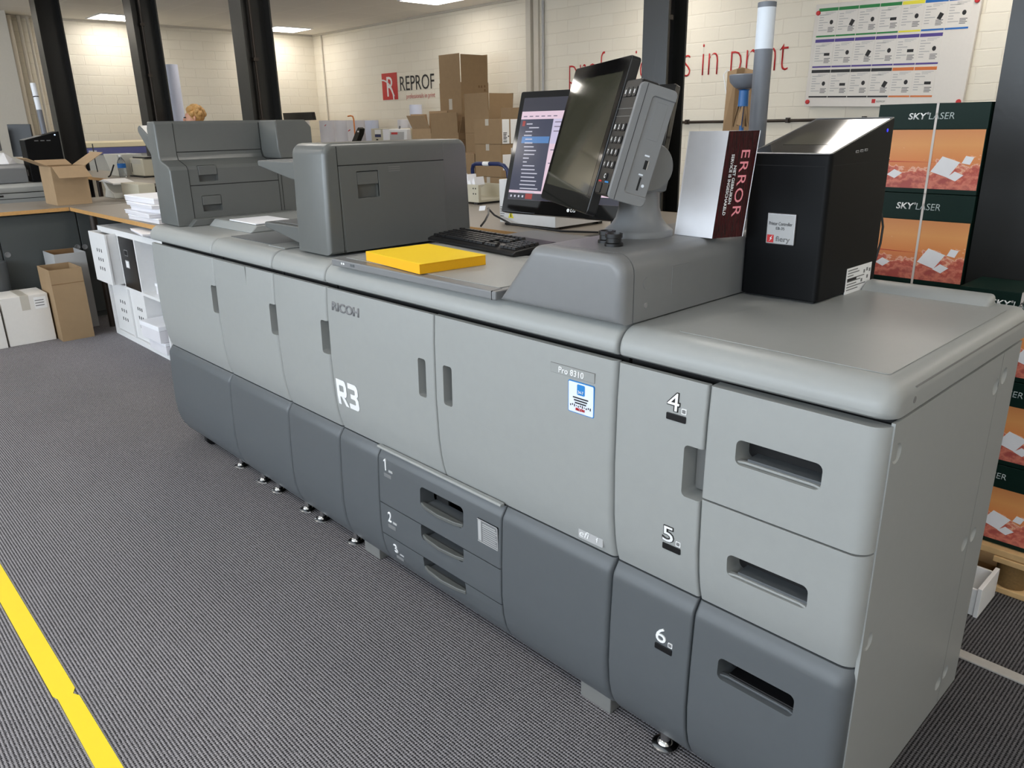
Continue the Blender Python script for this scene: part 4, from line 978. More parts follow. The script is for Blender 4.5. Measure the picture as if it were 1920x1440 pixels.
mats = [M['scr_navy'], M['scr_bar'], M['scr_lav'], M['scr_hi'], M['scr_txt'], M['scr_dark'], M['scr_red']]
sm.m = 1; sm.box(L, R_, Tp-.052, Tp, .0006, .001); sm.box(L, R_, Bm, Bm+.026, .0006, .001)
sm.m = 0; sm.box(L, L+.165, Bm+.036, Tp-.082, .0006, .001)
sm.m = 2; sm.box(L+.165, R_, Tp-.175, Tp-.082, .0006, .001)
sm.m = 3; sm.box(L+.022, L+.160, Tp-.173, Tp-.148, .001, .0013)
sm.m = 6; sm.box(L+.012, L+.026, Tp-.108, Tp-.088, .001, .0013); sm.box(L+.09, L+.125, Bm+.004, Bm+.024, .001, .0013)
sm.m = 4
for q, (ln, o) in enumerate(((.03, .034), (.05, .05), (.035, .034), (.04, .03), (.035, .04), (.04, .04), (.05, .04), (.06, .045), (.055, .045), (.03, .045), (.02, .048), (.06, .05), (.07, .045), (.08, .05), (.07, .05), (.08, .052), (.08, .05), (.09, .055), (.08, .052))):
    sm.box(L+o, L+o+ln, Tp-.102-q*.0145, Tp-.098-q*.0145, .0013, .0015)
for q in range(4): sm.box(L+.012+q*.02, L+.02+q*.02, Bm+.009, Bm+.017, .001, .0013)
sm.m = 5
for q, (ln, o) in enumerate(((.05, 0), (.09, .0), (.04, 0))): sm.box(L+.175+o, L+.175+o+ln, Tp-.096-q*.017, Tp-.092-q*.017, .001, .0013)
for q in range(4):
    for z_ in (0, 1): sm.box(L+.175+q*.06, L+.205+q*.06, Tp-.20-z_*.05, Tp-.196-z_*.05, .0006, .001)
for q in range(6): sm.box(L+.012+q*.03, L+.030+q*.03, Tp-.073, Tp-.069, .0006, .001)
sm.build('screen_windows', mats, t, smooth=False)
text('LG', mc+mr*.0+mu*(-h/2+.018)+mn*.0008, mr, mu, .022, M['white'], t, 'maker_lettering', h=.012, bold=.02)
MB(T).cyl((-.012, -h/2+.024, 0), (-.012, -h/2+.024, .0008), .0065, n=20).build('maker_mark', M['white'], t)
MB().prism([(1.205, .958), (1.235, .958), (1.235, 1.20), (1.10, 1.28), (1.075, 1.26), (1.205, 1.17)], 'x', -1.02, -.95).build('stand', M['black'], t, bevel=.004)
MB().prism(rr(-1.13, -.84, 1.13, 1.33, .03), 'z', .9505, .958).build('stand_base', M['black'], t, bevel=.002)
# white laser unit box
t = thing('white_device', 'white metal device with yellow warning triangle under the monitor', 'device', (-1.54, 1.43, .95))
MB().box(-1.718, -1.366, 1.256, 1.60, .962, 1.153).build('case', M['whitelam'], t, bevel=.002)
for x in (-1.70, -1.42):
    for y in (1.27, 1.56): MB().box(x, x+.035, y, y+.03, .9505, .962).build('foot', M['black'], t)
wt = MB(); wt.prism([(-1.66, .985), (-1.625, .985), (-1.6425, 1.018)], 'y', 1.2545, 1.256); wt.build('warning_triangle', M['c_yellow'], t, smooth=False)
MB().prism([(-1.6455, .990), (-1.6395, .990), (-1.641, 1.006), (-1.644, 1.006)], 'y', 1.254, 1.2545).build('warning_mark', M['txtblack'], t, smooth=False)
text('CE', (-1.680, 1.2552, 1.022), X, Z, .026, M['txtblack'], t, h=.016)
tx = MB()
for q in range(5): tx.box(-1.712, -1.690+.004*(q % 2), 1.2552, 1.256, 1.03-q*.010, 1.033-q*.010)
tx.build('print_lines', M['txtgrey'], t, smooth=False)
tag(MB().tube([(-1.56, 1.0, .98), (-1.565, 1.03, 1.0), (-1.60, 1.08, 1.02), (-1.72, 1.19, 1.03), (-1.76, 1.22, 1.025), (-1.72, 1.225, .995), (-1.60, 1.22, .963), (-1.30, 1.225, .957), (-1.16, 1.30, .956)], .0045).build('keyboard_cable', M['black']), 'black cable with white tag looping over the bench behind the keyboard', 'cable')
tag(MB().plate((-1.80, 1.20, 1.012), (1, .2, .1), (0, .3, 1), .035, .022, .0008).build('cable_tag', M['whitep'], smooth=False), 'small white paper tag on the black cable', 'tag')
# beige sheet metal device
t = thing('beige_device', 'beige metal bracket device with rows of screw holes on the bench', 'device', (-2.6, 1.85, .95))
MB().box(-2.76, -2.49, 1.80, 1.82, .962, 1.060).build('front_plate', M['beige'], t, bevel=.001)
MB().box(-2.76, -2.49, 1.82, 2.05, .962, .975).build('base', M['beige'], t, bevel=.001); MB().box(-2.76, -2.49, 2.03, 2.05, .975, 1.05).build('rear_plate', M['beige'], t)
h_ = MB()
for x, z in ((-2.74, 1.05), (-2.735, 1.035), (-2.69, 1.045), (-2.67, 1.045), (-2.69, 1.025), (-2.67, 1.025), (-2.68, 1.008), (-2.535, 1.04), (-2.515, 1.04), (-2.535, 1.01), (-2.515, 1.01)): h_.cyl((x, 1.7992, z), (x, 1.801, z), .0045, n=10)
h_.build('screw_holes', M['gap'], t, smooth=False)
for x in (-2.74, -2.53): MB().box(x, x+.03, 1.80, 2.04, .9505, .962).build('foot', M['black'], t)
cr_ = MB()
for q in range(7): cr_.prism([(-2.74+.026*q, 1.04), (-2.715+.026*q, 1.055), (-2.72+.025*q, 1.10+.018*math.sin(q*2.1)), (-2.745+.027*q, 1.085+.015*math.cos(q*1.7))], 'y', 1.84+.012*math.sin(q), 1.90+.014*math.cos(q*2))
tag(cr_.build('crumpled_paper', M['whitep'], smooth=False), 'crumpled white paper lying in the beige metal device', 'paper')
# gift bag and plunger ornament
t = thing('paper_bag', 'tall brown kraft paper bag with white string handles behind the grey pole', 'bag', (-.505, 1.235, .95))
T = Matrix.Translation((-.505, 1.235, .9505)) @ Matrix.Rotation(.5, 4, 'Z') @ Matrix.Diagonal((.9, .9, .985, 1))
MB(T).box(-.052, .052, -.03, .03, 0, .405).build('bag_front', M['kraft'], t, bevel=.001)
bt = MB(T)
a = [bt.v(p) for p in ((-.052, -.03, .405), (-.02, -.032, .405), (.02, -.03, .405), (.052, -.03, .405), (.052, .03, .405), (0, .032, .405), (-.052, .03, .405))]
b = [bt.v(p) for p in ((-.046, -.012, .60), (-.015, -.026, .605), (.012, -.006, .608), (.046, -.018, .60), (.05, .018, .60), (0, .006, .612), (-.05, .018, .60))]
for i in range(7): bt._f([a[i], a[(i+1) % 7], b[(i+1) % 7], b[i]])
bt.build('bag_top', M['kraft'], t, smooth=False)
MB(T).box(-.0525, .0525, -.0305, -.030, .398, .402).build('fold', M['card'], t)
for s in (-1, 1): MB(T).tube([(s*.04, -.012, .50), (s*.055, -.015, .56), (s*.062, -.01, .59), (s*.05, 0, .605), (s*.03, .005, .59)], .002, 6).build('string_handle', M['white'], t)
t = thing('suction_plunger', 'blue sink plunger with grey rubber cup and a brown paper bow, upright', 'plunger', (-.437, 1.14, .95))
p0 = (-.437, 1.145, .9505)
MB().lathe([(.035, 0), (.035, .012), (.008, .02), (.007, .12), (.007, .478), (.016, .48), (.015, .527), (.020, .530), (0, .532)], p0, 32).build('handle', M['blue'], t)
MB().lathe([(.0, .5325), (.022, .5325), (.032, .538), (.045, .552), (.049, .572), (.046, .575), (.025, .572), (0, .570)], p0, 36).build('rubber_cup', M['greytube'], t)
bw = MB()
for q in range(9):
    a = q*2*PI/9; ca, sa = math.cos(a), math.sin(a); r1 = .012; r2 = .022+.008*math.sin(q*3)
    P4 = [(p0[0]+r1*ca, p0[1]+r1*sa, 1.432), (p0[0]+r2*math.cos(a-.25), p0[1]+r2*math.sin(a-.25), 1.375+.01*math.cos(q*2)), (p0[0]+r2*math.cos(a+.25), p0[1]+r2*math.sin(a+.25), 1.372), (p0[0]+.015*math.cos(a+.4), p0[1]+.015*math.sin(a+.4), 1.432)]
    V = [bw.v(p) for p in P4]; V2 = [bw.v(Vector(p)+Vector((-sa, ca, 0))*.0015) for p in P4]; bw._f(V); bw._f(V2[::-1])
    for i in range(4): bw._f([V[i], V2[i], V2[(i+1) % 4], V[(i+1) % 4]])
bw.build('paper_bow', M['kraft'], t, smooth=False)
# socket on the post
t = thing('wall_socket', 'white double power socket with grey plug on the black post behind the touch panel', 'socket', (-1.66, 2.37, 1.09))
MB().box(-1.70, -1.625, 2.345, 2.384, 1.02, 1.165).build('socket_box', M['offwhite'], t, bevel=.006)
for z in (1.13, 1.055): MB().cyl((-1.6625, 2.343, z), (-1.6625, 2.352, z), .024, n=28).build('socket_well', M['txtpale'], t)
MB().cyl((-1.6625, 2.344, 1.055), (-1.6625, 2.310, 1.045), .022, .018).build('plug', M['greytube'], t, bevel=.003)
MB().tube([(-1.6625, 2.318, 1.045), (-1.6625, 2.300, 1.0), (-1.67, 2.30, .92), (-1.69, 2.32, .8), (-1.70, 2.34, .4), (-1.70, 2.345, .02)], .006).build('cord', M['greytube'], t)
MB().box(-1.675, -1.65, 2.36, 2.384, 1.165, 1.185).build('cable_entry', M['offwhite'], t)

# ------------------------------------------------------------------ cartons and goods against the back wall
def cbox(label, x0, x1, y0, y1, z0, z1, flaps=None, m='card', group=None, name='cardboard_box', tape=False, fl=.28, th=.005):
    t = thing(name, label, 'box', ((x0+x1)/2, (y0+y1)/2, z0), 0, group)
    b = MB()
    if flaps is None:
        b.box(x0, x1, y0, y1, z0, z1); b.build('carton', M[m], t, bevel=.003)
    else:
        b.box(x0, x1, y0, y1, z0, z0+th)
        for a in ((x0, x0+th, y0, y1), (x1-th, x1, y0, y1), (x0+th, x1-th, y0, y0+th), (x0+th, x1-th, y1-th, y1)): b.box(a[0], a[1], a[2], a[3], z0+th, z1)
        b.build('carton', M[m], t)
        for side, ang, ln in flaps:
            a = math.radians(ang); q = MB(); ca, sa = math.cos(a)*ln, math.sin(a)*ln
            if side in 'lr':
                s = -1 if side == 'l' else 1; xx = x0 if side == 'l' else x1
                q.prism([(xx, z1), (xx+s*ca, z1+sa), (xx+s*(ca-th*.6*math.sin(a)), z1+sa+th*.6*math.cos(a)+.001), (xx-s*th, z1+.002)], 'y', y0+.010, y1-.010)
            else:
                s = -1 if side == 'f' else 1; yy = y0 if side == 'f' else y1
                q.prism([(yy, z1), (yy+s*ca, z1+sa), (yy+s*(ca-th*.6*math.sin(a)), z1+sa+th*.6*math.cos(a)+.001), (yy-s*th, z1+.002)], 'x', x0+.010, x1-.010)
            q.build('flap', M[m], t, smooth=False)
    if tape: MB().box((x0+x1)/2-.025, (x0+x1)/2+.025, y0-.0008, y0, z1-.06, z1).build('tape', M['packtape'], t); MB().box((x0+x1)/2-.025, (x0+x1)/2+.025, y0-.0008, y1, z1, z1+.0008).build('tape', M['packtape'], t)
    return t
G = 'cardboard boxes by the back wall'
cbox('lower brown carton supporting the tallest open carton by the wall', -6.86, -6.44, 5.0, 5.43, .0, .72, group=G)
cbox('brown carton between the floor carton and the tallest open carton', -6.85, -6.43, 5.0, 5.43, .722, 1.50, group=G)
tb = cbox('tallest brown carton with upright flaps beside the wall logo', -6.83, -6.43, 5.0, 5.43, 1.502, 1.86, [('f', 90, .31), ('r', 90, .30), ('b', 89, .31)], group=G)
MB().box(-6.66, -6.60, 4.9985, 4.9995, 1.56, 1.68).build('tape', M['packtape'], tb)
mk = MB()
for q, (y, z) in enumerate(((5.27, 1.80), (5.31, 1.80), (5.36, 1.805), (5.36, 1.76))): mk.box(-6.43, -6.4292, y, y+.022, z, z+.026)
mk.build('print_marks', M['cardin'], tb, smooth=False)
cbox('brown floor carton under the half open carton', -5.93, -5.53, 4.62, 4.98, 0, .75, group=G)
cbox('brown carton in the middle under the half open carton', -5.93, -5.53, 4.62, 4.98, .752, 1.30, group=G)
cbox('half open brown carton leaning flaps beside the tallest carton', -5.93, -5.53, 4.62, 4.98, 1.302, 1.535, [('f', 88, .17), ('r', 89, .165), ('l', 80, .17), ('b', 85, .17)], group=G)
cbox('brown floor carton hidden behind the labelled stack', -5.30, -4.92, 4.58, 4.88, 0, .80, group=G)
cbox('tall brown carton whose top shows behind the labelled stack', -5.30, -4.92, 4.58, 4.88, .802, 1.545, group=G)
cbox('brown carton on the floor under the labelled cartons', -5.29, -4.90, 4.2, 4.56, 0, .58, group=G, tape=True)
cbox('brown carton second up in the labelled stack behind the trolley', -5.29, -4.90, 4.2, 4.56, .582, .88, group=G, tape=True)
e2 = cbox('brown carton with white side label, directly under the top labelled carton', -5.29, -4.90, 4.2, 4.56, .882, 1.198, group=G, tape=True)
MB().box(-4.9, -4.8992, 4.225, 4.40, .95, 1.10).build('label', M['white'], e2); MB().box(-4.9, -4.8992, 4.34, 4.42, 1.105, 1.16).build('label', M['white'], e2)
d2 = cbox('top carton of the labelled stack with barcoded white strip', -5.295, -4.897, 4.2, 4.46, 1.20, 1.436, group=G, tape=True)
for y in (4.222, 4.335): MB().box(-4.897, -4.8962, y, y+.095, 1.203, 1.432).build('label', M['white'], d2)
bc = MB()
for q in range(5): bc.box(-4.8962, -4.8957, 4.235, 4.285-.006*(q % 3), 1.30-q*.014, 1.308-q*.014)
for q in range(10): bc.box(-4.8962, -4.8957, 4.235+q*.005, 4.2375+q*.005, 1.215, 1.235)
bc.cyl((-4.8962, 4.305, 1.272), (-4.8957, 4.305, 1.272), .008, n=12)
bc.build('barcode', M['txtblack'], d2, smooth=False)
cbox('brown carton on the floor in front of the open cartons', -6.66, -6.14, 4.70, 5.0-.02, 0, .62, group=G)
cbox('brown carton stacked under the wide open carton', -6.66, -6.14, 4.70, 4.98, .622, 1.23, group=G)
cbox('wide open brown carton with dark inside, in front of the tallest carton', -6.655, -6.145, 4.70, 4.98, 1.232, 1.30, [('f', 88, .22), ('r', 70, .18), ('b', 86, .2)], group=G)
cbox('brown floor carton beside the white paper roll', -7.05, -6.68, 4.72, 4.985, 0, .70, group=G)
cbox('brown carton stacked below the slanted flap carton', -7.05, -6.68, 4.72, 4.985, .702, 1.10, group=G)
cbox('open brown carton with slanted front flap beside the white paper roll', -7.05, -6.68, 4.72, 4.985, 1.102, 1.35, [('r', 88, .10), ('b', 88, .20), ('f', 62, .17), ('l', 80, .17)], m='card2', group=G)
cbox('dark brown open carton behind the blue trolley handle', -5.78, -5.36, 4.25, 4.60, .0, 1.10, group=G)
# trolley
t = thing('hand_trolley', 'platform trolley with dark blue tube handle in front of the cartons', 'trolley', (-3.8, 3.2, 0))
MB().prism(rr(-4.0, -3.52, 3.02, 3.75, .04), 'z', .15, .19).build('platform', M['navy'], t, bevel=.004)
MB().tube([(-3.965, 3.03, .17), (-3.965, 3.03, .95), (-3.96, 3.02, 1.05), (-3.935, 3.01, 1.082), (-3.89, 3.0, 1.093), (-3.62, 3.0, 1.097), (-3.575, 3.01, 1.085), (-3.545, 3.02, 1.05), (-3.54, 3.03, .95), (-3.54, 3.03, .17)], .016, 10).build('handle', M['navy'], t)
MB().tube([(-3.80, 3.0, 1.094), (-3.73, 3.0, 1.095)], .0175, 10).build('tape', M['white'], t)
for x in (-3.93, -3.59):
    for y in (3.12, 3.65): MB().cyl((x-.02, y, .062), (x+.02, y, .062), .062).build('wheel', M['black'], t, bevel=.004); MB().box(x-.026, x+.026, y-.02, y+.02, .06, .15).build('wheel_fork', M['chrome'], t)

# bench with paper rolls in the far corner
desk('packing_bench', 'long grey bench against the back wall carrying paper rolls', -10.7, -7.2, 4.85, 5.80, .90, ((-10.6, 4.95), (-7.3, 4.95), (-10.6, 5.7), (-7.3, 5.7), (-8.95, 4.95)))
GR = 'paper rolls on the back bench'
def proll(label, x, y, r, z0, z1, m='roll', group=GR, name='paper_roll', mark=None):
    t = thing(name, label, 'paper roll', (x, y, z0), 0, group)
    MB().lathe([(r*.35, .004), (r, .004), (r, z1-z0), (r*.35, z1-z0), (r*.35, .004)], (x, y, z0-.004), 28).build('paper', M[m], t, sharp=60)
    MB().cyl((x, y, z0+.001), (x, y, z1-.01), r*.33).build('core', M['kraft'], t)
    if mark: mark(t, x, y, r)
    return t
def band(z, w, m, a0=0, a1=360):
    def f(t, x, y, r):
        k = MB(); n = 24
        for i in range(n):
            a = math.radians(a0+(a1-a0)*i/n); b = math.radians(a0+(a1-a0)*(i+1)/n); zz = z+.02*i/n
            V = [k.v((x+(r+.0015)*math.cos(q), y+(r+.0015)*math.sin(q), v)) for q, v in ((a, zz), (b, zz+.001), (b, zz+w+.001), (a, zz+w))]; k._f(V)
        k.build('tape_band', M[m], t)
    return f
proll('white paper roll with slanting red tape, first of the row by the black panel', -10.42, 5.12, .115, .90, 1.495, mark=band(1.34, .014, 'red', 150, 360))
proll('broad white paper roll with two tiny red marks, second of the row', -10.12, 5.42, .155, .90, 1.49, mark=band(1.40, .012, 'red', 300, 310))
proll('plain white paper roll in the middle of the row by the wall', -9.72, 5.42, .14, .90, 1.485)
proll('white paper roll with a red dash under the orange strap', -9.36, 5.42, .14, .90, 1.48, mark=band(1.32, .014, 'red', 262, 285))
proll('cool white paper roll just past the orange strap, last of the low row', -9.02, 5.46, .10, .90, 1.475, m='rollblue')
proll('short cream paper roll behind the grey control box', -8.45, 5.62, .09, .90, 1.475)
proll('tallest thin white paper roll beside the brown cartons', -8.02, 5.52, .085, .90, 1.66, m='rollblue')
tag(MB().tube([(-9.34, 5.27, 1.535), (-9.26, 5.27, 1.54), (-9.21, 5.27, 1.53), (-9.19, 5.27, 1.49), (-9.19, 5.272, 1.2), (-9.19, 5.275, .905)], .010, 8).build('orange_strap', M['orange']), 'thin orange and white strap bent over the paper rolls', 'strap')
t = thing('black_display', 'black angled panel standing at the start of the paper roll row', 'display', (-10.2, 5.0, .9))
MB().prism([(-10.594, 1.607), (-9.727, 1.603), (-9.70, 1.492), (-10.17, 1.49), (-10.22, 1.22), (-10.25, .93), (-10.50, .93), (-10.46, 1.35), (-10.57, 1.47)], 'y', 4.90, 4.96).build('panel', M['black'], t, bevel=.004)
MB().box(-10.52, -10.2, 4.87, 5.0, .9005, .93).build('base', M['black'], t)
for z in (1.30, 1.24): MB().box(-10.30, -10.235, 4.892, 4.90, z, z+.04).build('label', M['offwhite'], t)
t = thing('black_screen', 'small black screen half hidden by the third post', 'screen', (-10.75, 4.6, .9))
MB().prism(rr(-10.72, -10.35, 1.3, 1.665, .01), 'y', 4.62, 4.65).build('panel', M['black'], t, bevel=.003); MB().box(-10.58, -10.50, 4.65, 4.68, .74, 1.32).build('stand', M['black'], t); MB().box(-10.68, -10.40, 4.58, 4.76, .72, .74).build('base', M['black'], t)
desk('side_table', 'low grey side table under the small black screen', -10.85, -10.2, 4.45, 4.84, .72, ((-10.8, 4.5), (-10.25, 4.5), (-10.8, 4.79), (-10.25, 4.79)), cat='table')
t = thing('tape_dispenser', 'black slanted hand tape tool leaning in front of the paper rolls', 'tool', (-8.75, 4.95, .9))
MB().prism([(-9.05, .902), (-8.93, .902), (-8.58, 1.29), (-8.55, 1.36), (-8.60, 1.38), (-8.66, 1.33)], 'y', 4.95, 5.03).build('body', M['black'], t, bevel=.004)
MB().box(-8.62, -8.58, 4.948, 4.95, 1.315, 1.335).build('marking', M['white'], t)
t = thing('control_box', 'grey control box with small display and taped sheet on the back bench', 'device', (-8.1, 5.1, .9))
MB().box(-8.36, -7.62, 5.0, 5.3, .9005, 1.36).build('case', M['beige'], t, bevel=.004)
MB().box(-8.27, -8.13, 4.998, 5.0, 1.29, 1.345).build('display', M['whitelam'], t); MB().box(-8.27, -8.13, 4.998, 5.0, 1.25, 1.285).build('display', M['navy'], t)
MB().box(-8.08, -7.86, 4.998, 5.0, 1.18, 1.35).build('taped_sheet', M['whitep'], t); MB().box(-8.25, -8.2, 4.998, 5.0, 1.21, 1.225).build('button', M['gap'], t)
t = thing('white_meter', 'white tilted desktop meter with red and grey display strip', 'device', (-7.55, 4.95, .9))
MB().prism([(4.86, .9005), (4.90, 1.35), (4.96, 1.355), (4.985, .9005)], 'x', -7.80, -7.40).build('case', M['whitelam'], t, bevel=.01)
T = Matrix.Translation((0, 0, 0))
MB().prism([(4.885, 1.20), (4.8965, 1.315), (4.9, 1.315), (4.89, 1.20)], 'x', -7.765, -7.46).build('display', M['txtpale'], t); MB().prism([(4.892, 1.285), (4.8945, 1.31), (4.897, 1.31), (4.895, 1.285)], 'x', -7.74, -7.60).build('display_strip', M['red'], t)
tag(MB().cyl((-7.60, 4.93, 1.352), (-7.59, 4.93, 1.385), .012).build('meter_knob', M['txtgrey']), 'tiny grey knob standing on the white tilted meter', 'knob')

# ------------------------------------------------------------------ far end of the room
# wide format plotter along the far wall
t = thing('plotter', 'wide plotter with cream lid and violet front along the far wall', 'plotter', (-10.5, 2.3, 0))
MB().box(-10.90, -10.60, 1.79, 3.25, 1.10, 1.185).build('front', M['violet'], t, bevel=.004); MB().prism([(-10.90, 1.19), (-10.60, 1.19), (-10.62, 1.25), (-10.70, 1.27), (-10.90, 1.27)], 'y', 1.79, 3.25).build('lid', M['cream'], t, bevel=.004)
MB().box(-10.89, -10.605, 1.79, 3.25, 1.185, 1.19).build('joint', M['gap'], t); MB().box(-10.89, -10.64, 1.81, 3.23, .85, 1.10).build('body', M['offwhite'], t)
for y in (1.85, 3.05): MB().box(-10.90, -10.68, y, y+.07, 0, .85).build('leg', M['cab'], t)
for y in (1.86, 2.06): MB().box(-10.60, -10.599, y, y+.10, 1.135, 1.155).build('marking', M['white'], t)
# bench with clutter
desk('rear_table', 'pale table with oak edge carrying a printer and water bottle, behind the open desk carton', -8.9, -5.9, 1.16, 1.66, .975, ((-8.8, 1.24), (-6.0, 1.24), (-8.8, 1.6), (-6.0, 1.6), (-7.05, 1.24)), cat='table')
t = thing('waste_bin', 'pale grey tapered bin on the rear table beside the water bottle', 'bin', (-7.38, 1.36, .975))
T = Matrix.Translation((-7.40, 1.46, .9755)) @ Matrix.Diagonal((1, .6, 1, 1)) @ Matrix.Rotation(PI/4, 4, 'Z')
MB(T).lathe([(.20, 0), (.275, .205), (.262, .205), (.19, .008), (0, .008)], (0, 0, 0), 4).build('bin', M['offwhite'], t, bevel=.006)
t = thing('water_bottle', 'clear plastic water bottle with blue label on the rear table', 'bottle', (-7.10, 1.34, .975))
MB().lathe([(0, .001), (.030, 0), (.036, .006), (.035, .05), (.037, .07), (.035, .10), (.036, .135), (.028, .155), (.014, .175), (.012, .18), (.012, .19), (0, .19)], (-7.10, 1.34, .9755), 24).build('bottle', M['pet'], t)
MB().lathe([(.0375, .085), (.0375, .125)], (-7.10, 1.34, .9755), 24).build('label', M['c_blue'], t); MB().cyl((-7.10, 1.34, 1.163), (-7.10, 1.34, 1.181), .014).build('cap', M['whitelam'], t)
t = thing('label_printer', 'small grey desktop printer with black top edge on the rear table', 'printer', (-6.9, 1.52, .975))
MB().box(-7.14, -6.80, 1.43, 1.60, .985, 1.145).build('case', M['beige'], t, bevel=.012); MB().box(-7.16, -6.79, 1.42, 1.62, .9755, .985).build('base', M['black'], t)
MB().box(-7.10, -6.78, 1.45, 1.61, 1.145, 1.16).build('lid', M['black'], t, bevel=.004); MB().box(-7.105, -7.095, 1.428, 1.43, 1.02, 1.10).build('slot', M['gap'], t)
for q in range(4): MB().box(-7.08, -6.84, 1.4285, 1.43, 1.10+q*.011, 1.104+q*.011).build('rib', M['txtpale'], t)
tag(MB().tube([(-7.19, 1.30, 1.09), (-7.20, 1.28, 1.04), (-7.22, 1.26, .99), (-7.22, 1.24, .979)], .007).build('black_cable', M['black']), 'short black cable curving down on the rear table', 'cable')
tag(MB().tube([(-8.50, 1.52, 1.265), (-8.44, 1.50, 1.10), (-8.42, 1.50, .977)], .006).build('antenna', M['black']), 'thin black rod standing on the rear table before the plotter', 'rod')
proll('tall pale blue paper roll standing behind the second post', -7.62, 2.15, .06, 0, 2.03, m='rollblue', group=None)

# desks in the near corner
t = desk('long_desk', 'grey desk with oak edge above the white cube shelf', -5.58, -2.9, .448, 1.12, .86, ((-5.24, .50), (-2.98, .52), (-5.24, 1.05), (-2.98, 1.05)))
t = thing('cross_desk', 'grey desk with oak edge running along the dark sliding cabinet', 'desk', (-6.0, -.5, 0))
MB().box(-6.42, -5.603, -1.9, 1.12, .834, .86).build('desk_top', M['desktop'], t, bevel=.001); MB().box(-5.603, -5.60, -1.9, .447, .8338, .8598).build('edge_band', M['oak'], t)
for y in (-1.82, 1.0): MB().cyl((-6.3, y, 0), (-6.3, y, .833), .025).build('leg', M['legdark'], t); 
t = thing('sliding_cabinet', 'dark grey cabinet with round finger pulls under the cross desk', 'cabinet', (-5.9, -.6, 0))
MB().box(-6.2, -5.68, -1.85, .80, .0, .825).build('carcass', M['cab'], t)
for a, b in ((-1.84, -.97), (-.965, -.035), (-.025, .495), (.505, .79)): MB().box(-5.68, -5.662, a, b, .04, .82).build('door', M['cab'], t, bevel=.002)
for y, z in ((.002, .553), (.468, .556), (.520, .551)): MB(Matrix.Translation((-5.662, y, z)) @ Matrix.Rotation(PI/2, 4, 'Y')).lathe([(.019, 0), (.021, .003), (.017, .004), (.013, .0015), (0, .0015)], (0, 0, 0), 24).build('finger_pull', M['txtgrey'], t)
tag(MB().cyl((-5.54, -.14, 0), (-5.54, -.14, .53), .085, .10).build('waste_barrel', M['dark'], bevel=.005), 'dark slate round bin at the frame edge before the cabinet', 'bin')
# cube shelf
t = thing('cube_shelf', 'white cube shelf under the long desk holding inserts and papers', 'shelf', (-4.3, .65, 0))
xs_ = [-5.0, -4.60, -4.29, -3.93, -3.56]
cs = MB()
cs.box(-5.0, -3.56, .45, .84, .735, .773); cs.box(-5.0, -3.56, .45, .84, 0, .036); cs.box(-4.965, -3.595, .45, .84, .378, .396)
cs.box(-5.0, -4.965, .45, .84, .036, .735); cs.box(-3.595, -3.56, .45, .84, .036, .735)
for x in xs_[1:-1]: cs.box(x-.009, x+.009, .45, .84, .036, .378); cs.box(x-.009, x+.009, .45, .84, .396, .735)
cs.build('carcass', M['whitelam'], t); MB().box(-4.96, -3.6, .83, .838, .04, .73).build('back_panel', M['whitelam'], t)
def insert(label, x0, x1, z0, z1, y, m='whitelam', holes=True):
    t = thing('shelf_insert', label, 'shelf insert', ((x0+x1)/2, y+.15, z0), 0, 'shelf inserts')
    MB().box(x0, x1, y, y+.012, z0, z1).build('front', M[m], t, bevel=.001)
    b = MB(); b.box(x0+.01, x0+.02, y+.012, .80, z0, z1); b.box(x1-.02, x1-.01, y+.012, .80, z0, z1); b.box(x0+.02, x1-.02, y+.012, .80, z0, z0+.01); b.build('box', M[m], t)
    if holes:
        h = MB(); cx, cz, dx = (x0+x1)/2+.01, (z0+z1)/2-.01, (x1-x0)*.13
        for i in (-1, 0, 1):
            for j in (-1, 0, 1): h.prism(rr(cx+i*dx-.007, cx+i*dx+.007, cz+j*.062-.012, cz+j*.062+.012, .005, 2), 'y', y-.0008, y+.001)
        h.build('holes', M['gap'], t, smooth=False)
    return t
insert('white perforated insert pulled out of the upper shelf row', -4.955, -4.615, .41, .747, .375)
bi = insert('black insert with handle hole in the upper shelf row', -4.585, -4.305, .398, .733, .447, 'black', False)
MB().prism(rr(-4.50, -4.43, .615, .655, .01), 'y', .4455, .4465).build('handle_rim', M['txtgrey'], bi, smooth=False); MB().prism(rr(-4.495, -4.435, .62, .65, .008), 'y', .445, .4456).build('handle_hole', M['gap'], bi, smooth=False)
MB().box(-4.505, -4.435, .4455, .447, .535, .585).build('label_holder', M['txtpale'], bi); MB().box(-4.497, -4.445, .445, .4456, .54, .58).build('label', M['white'], bi)
insert('white perforated insert in the lower shelf row under the pulled out one', -4.955, -4.615, .042, .374, .462)
insert('white perforated insert in the lower shelf row, next to the paper stacks', -4.585, -4.305, .042, .374, .462)
GP = 'white paper packs'
def pack(label, x0, x1, y0, y1, z0, z1, rz=0, cat='paper', group=GP):
    c = ((x0+x1)/2, (y0+y1)/2); T = Matrix.Translation((c[0], c[1], z0)) @ Matrix.Rotation(rz, 4, 'Z')
    t = thing('paper_pack', label, cat, (c[0], c[1], z0), rz, group)
    MB(T).box(-(x1-x0)/2, (x1-x0)/2, -(y1-y0)/2, (y1-y0)/2, 0, (z1-z0)*.72).build('sheets', M['roll'], t, bevel=.002)
    MB(T).box(-(x1-x0)/2-.004, (x1-x0)/2+.004, -(y1-y0)/2-.003, (y1-y0)/2+.004, (z1-z0)*.72, z1-z0).build('wrapper_top', M['whitep'], t, bevel=.004)
pack('white paper pile on the top of the cube shelf', -4.27, -3.9, .50, .76, .774, .80, .05)
pack('white folded papers lying on the shelf top beside the pile', -4.22, -3.85, .40, .62, .801, .815, -.15)
pack('white paper block at the foot of the lower open shelf cell', -4.25, -3.96, .43, .70, .04, .12)
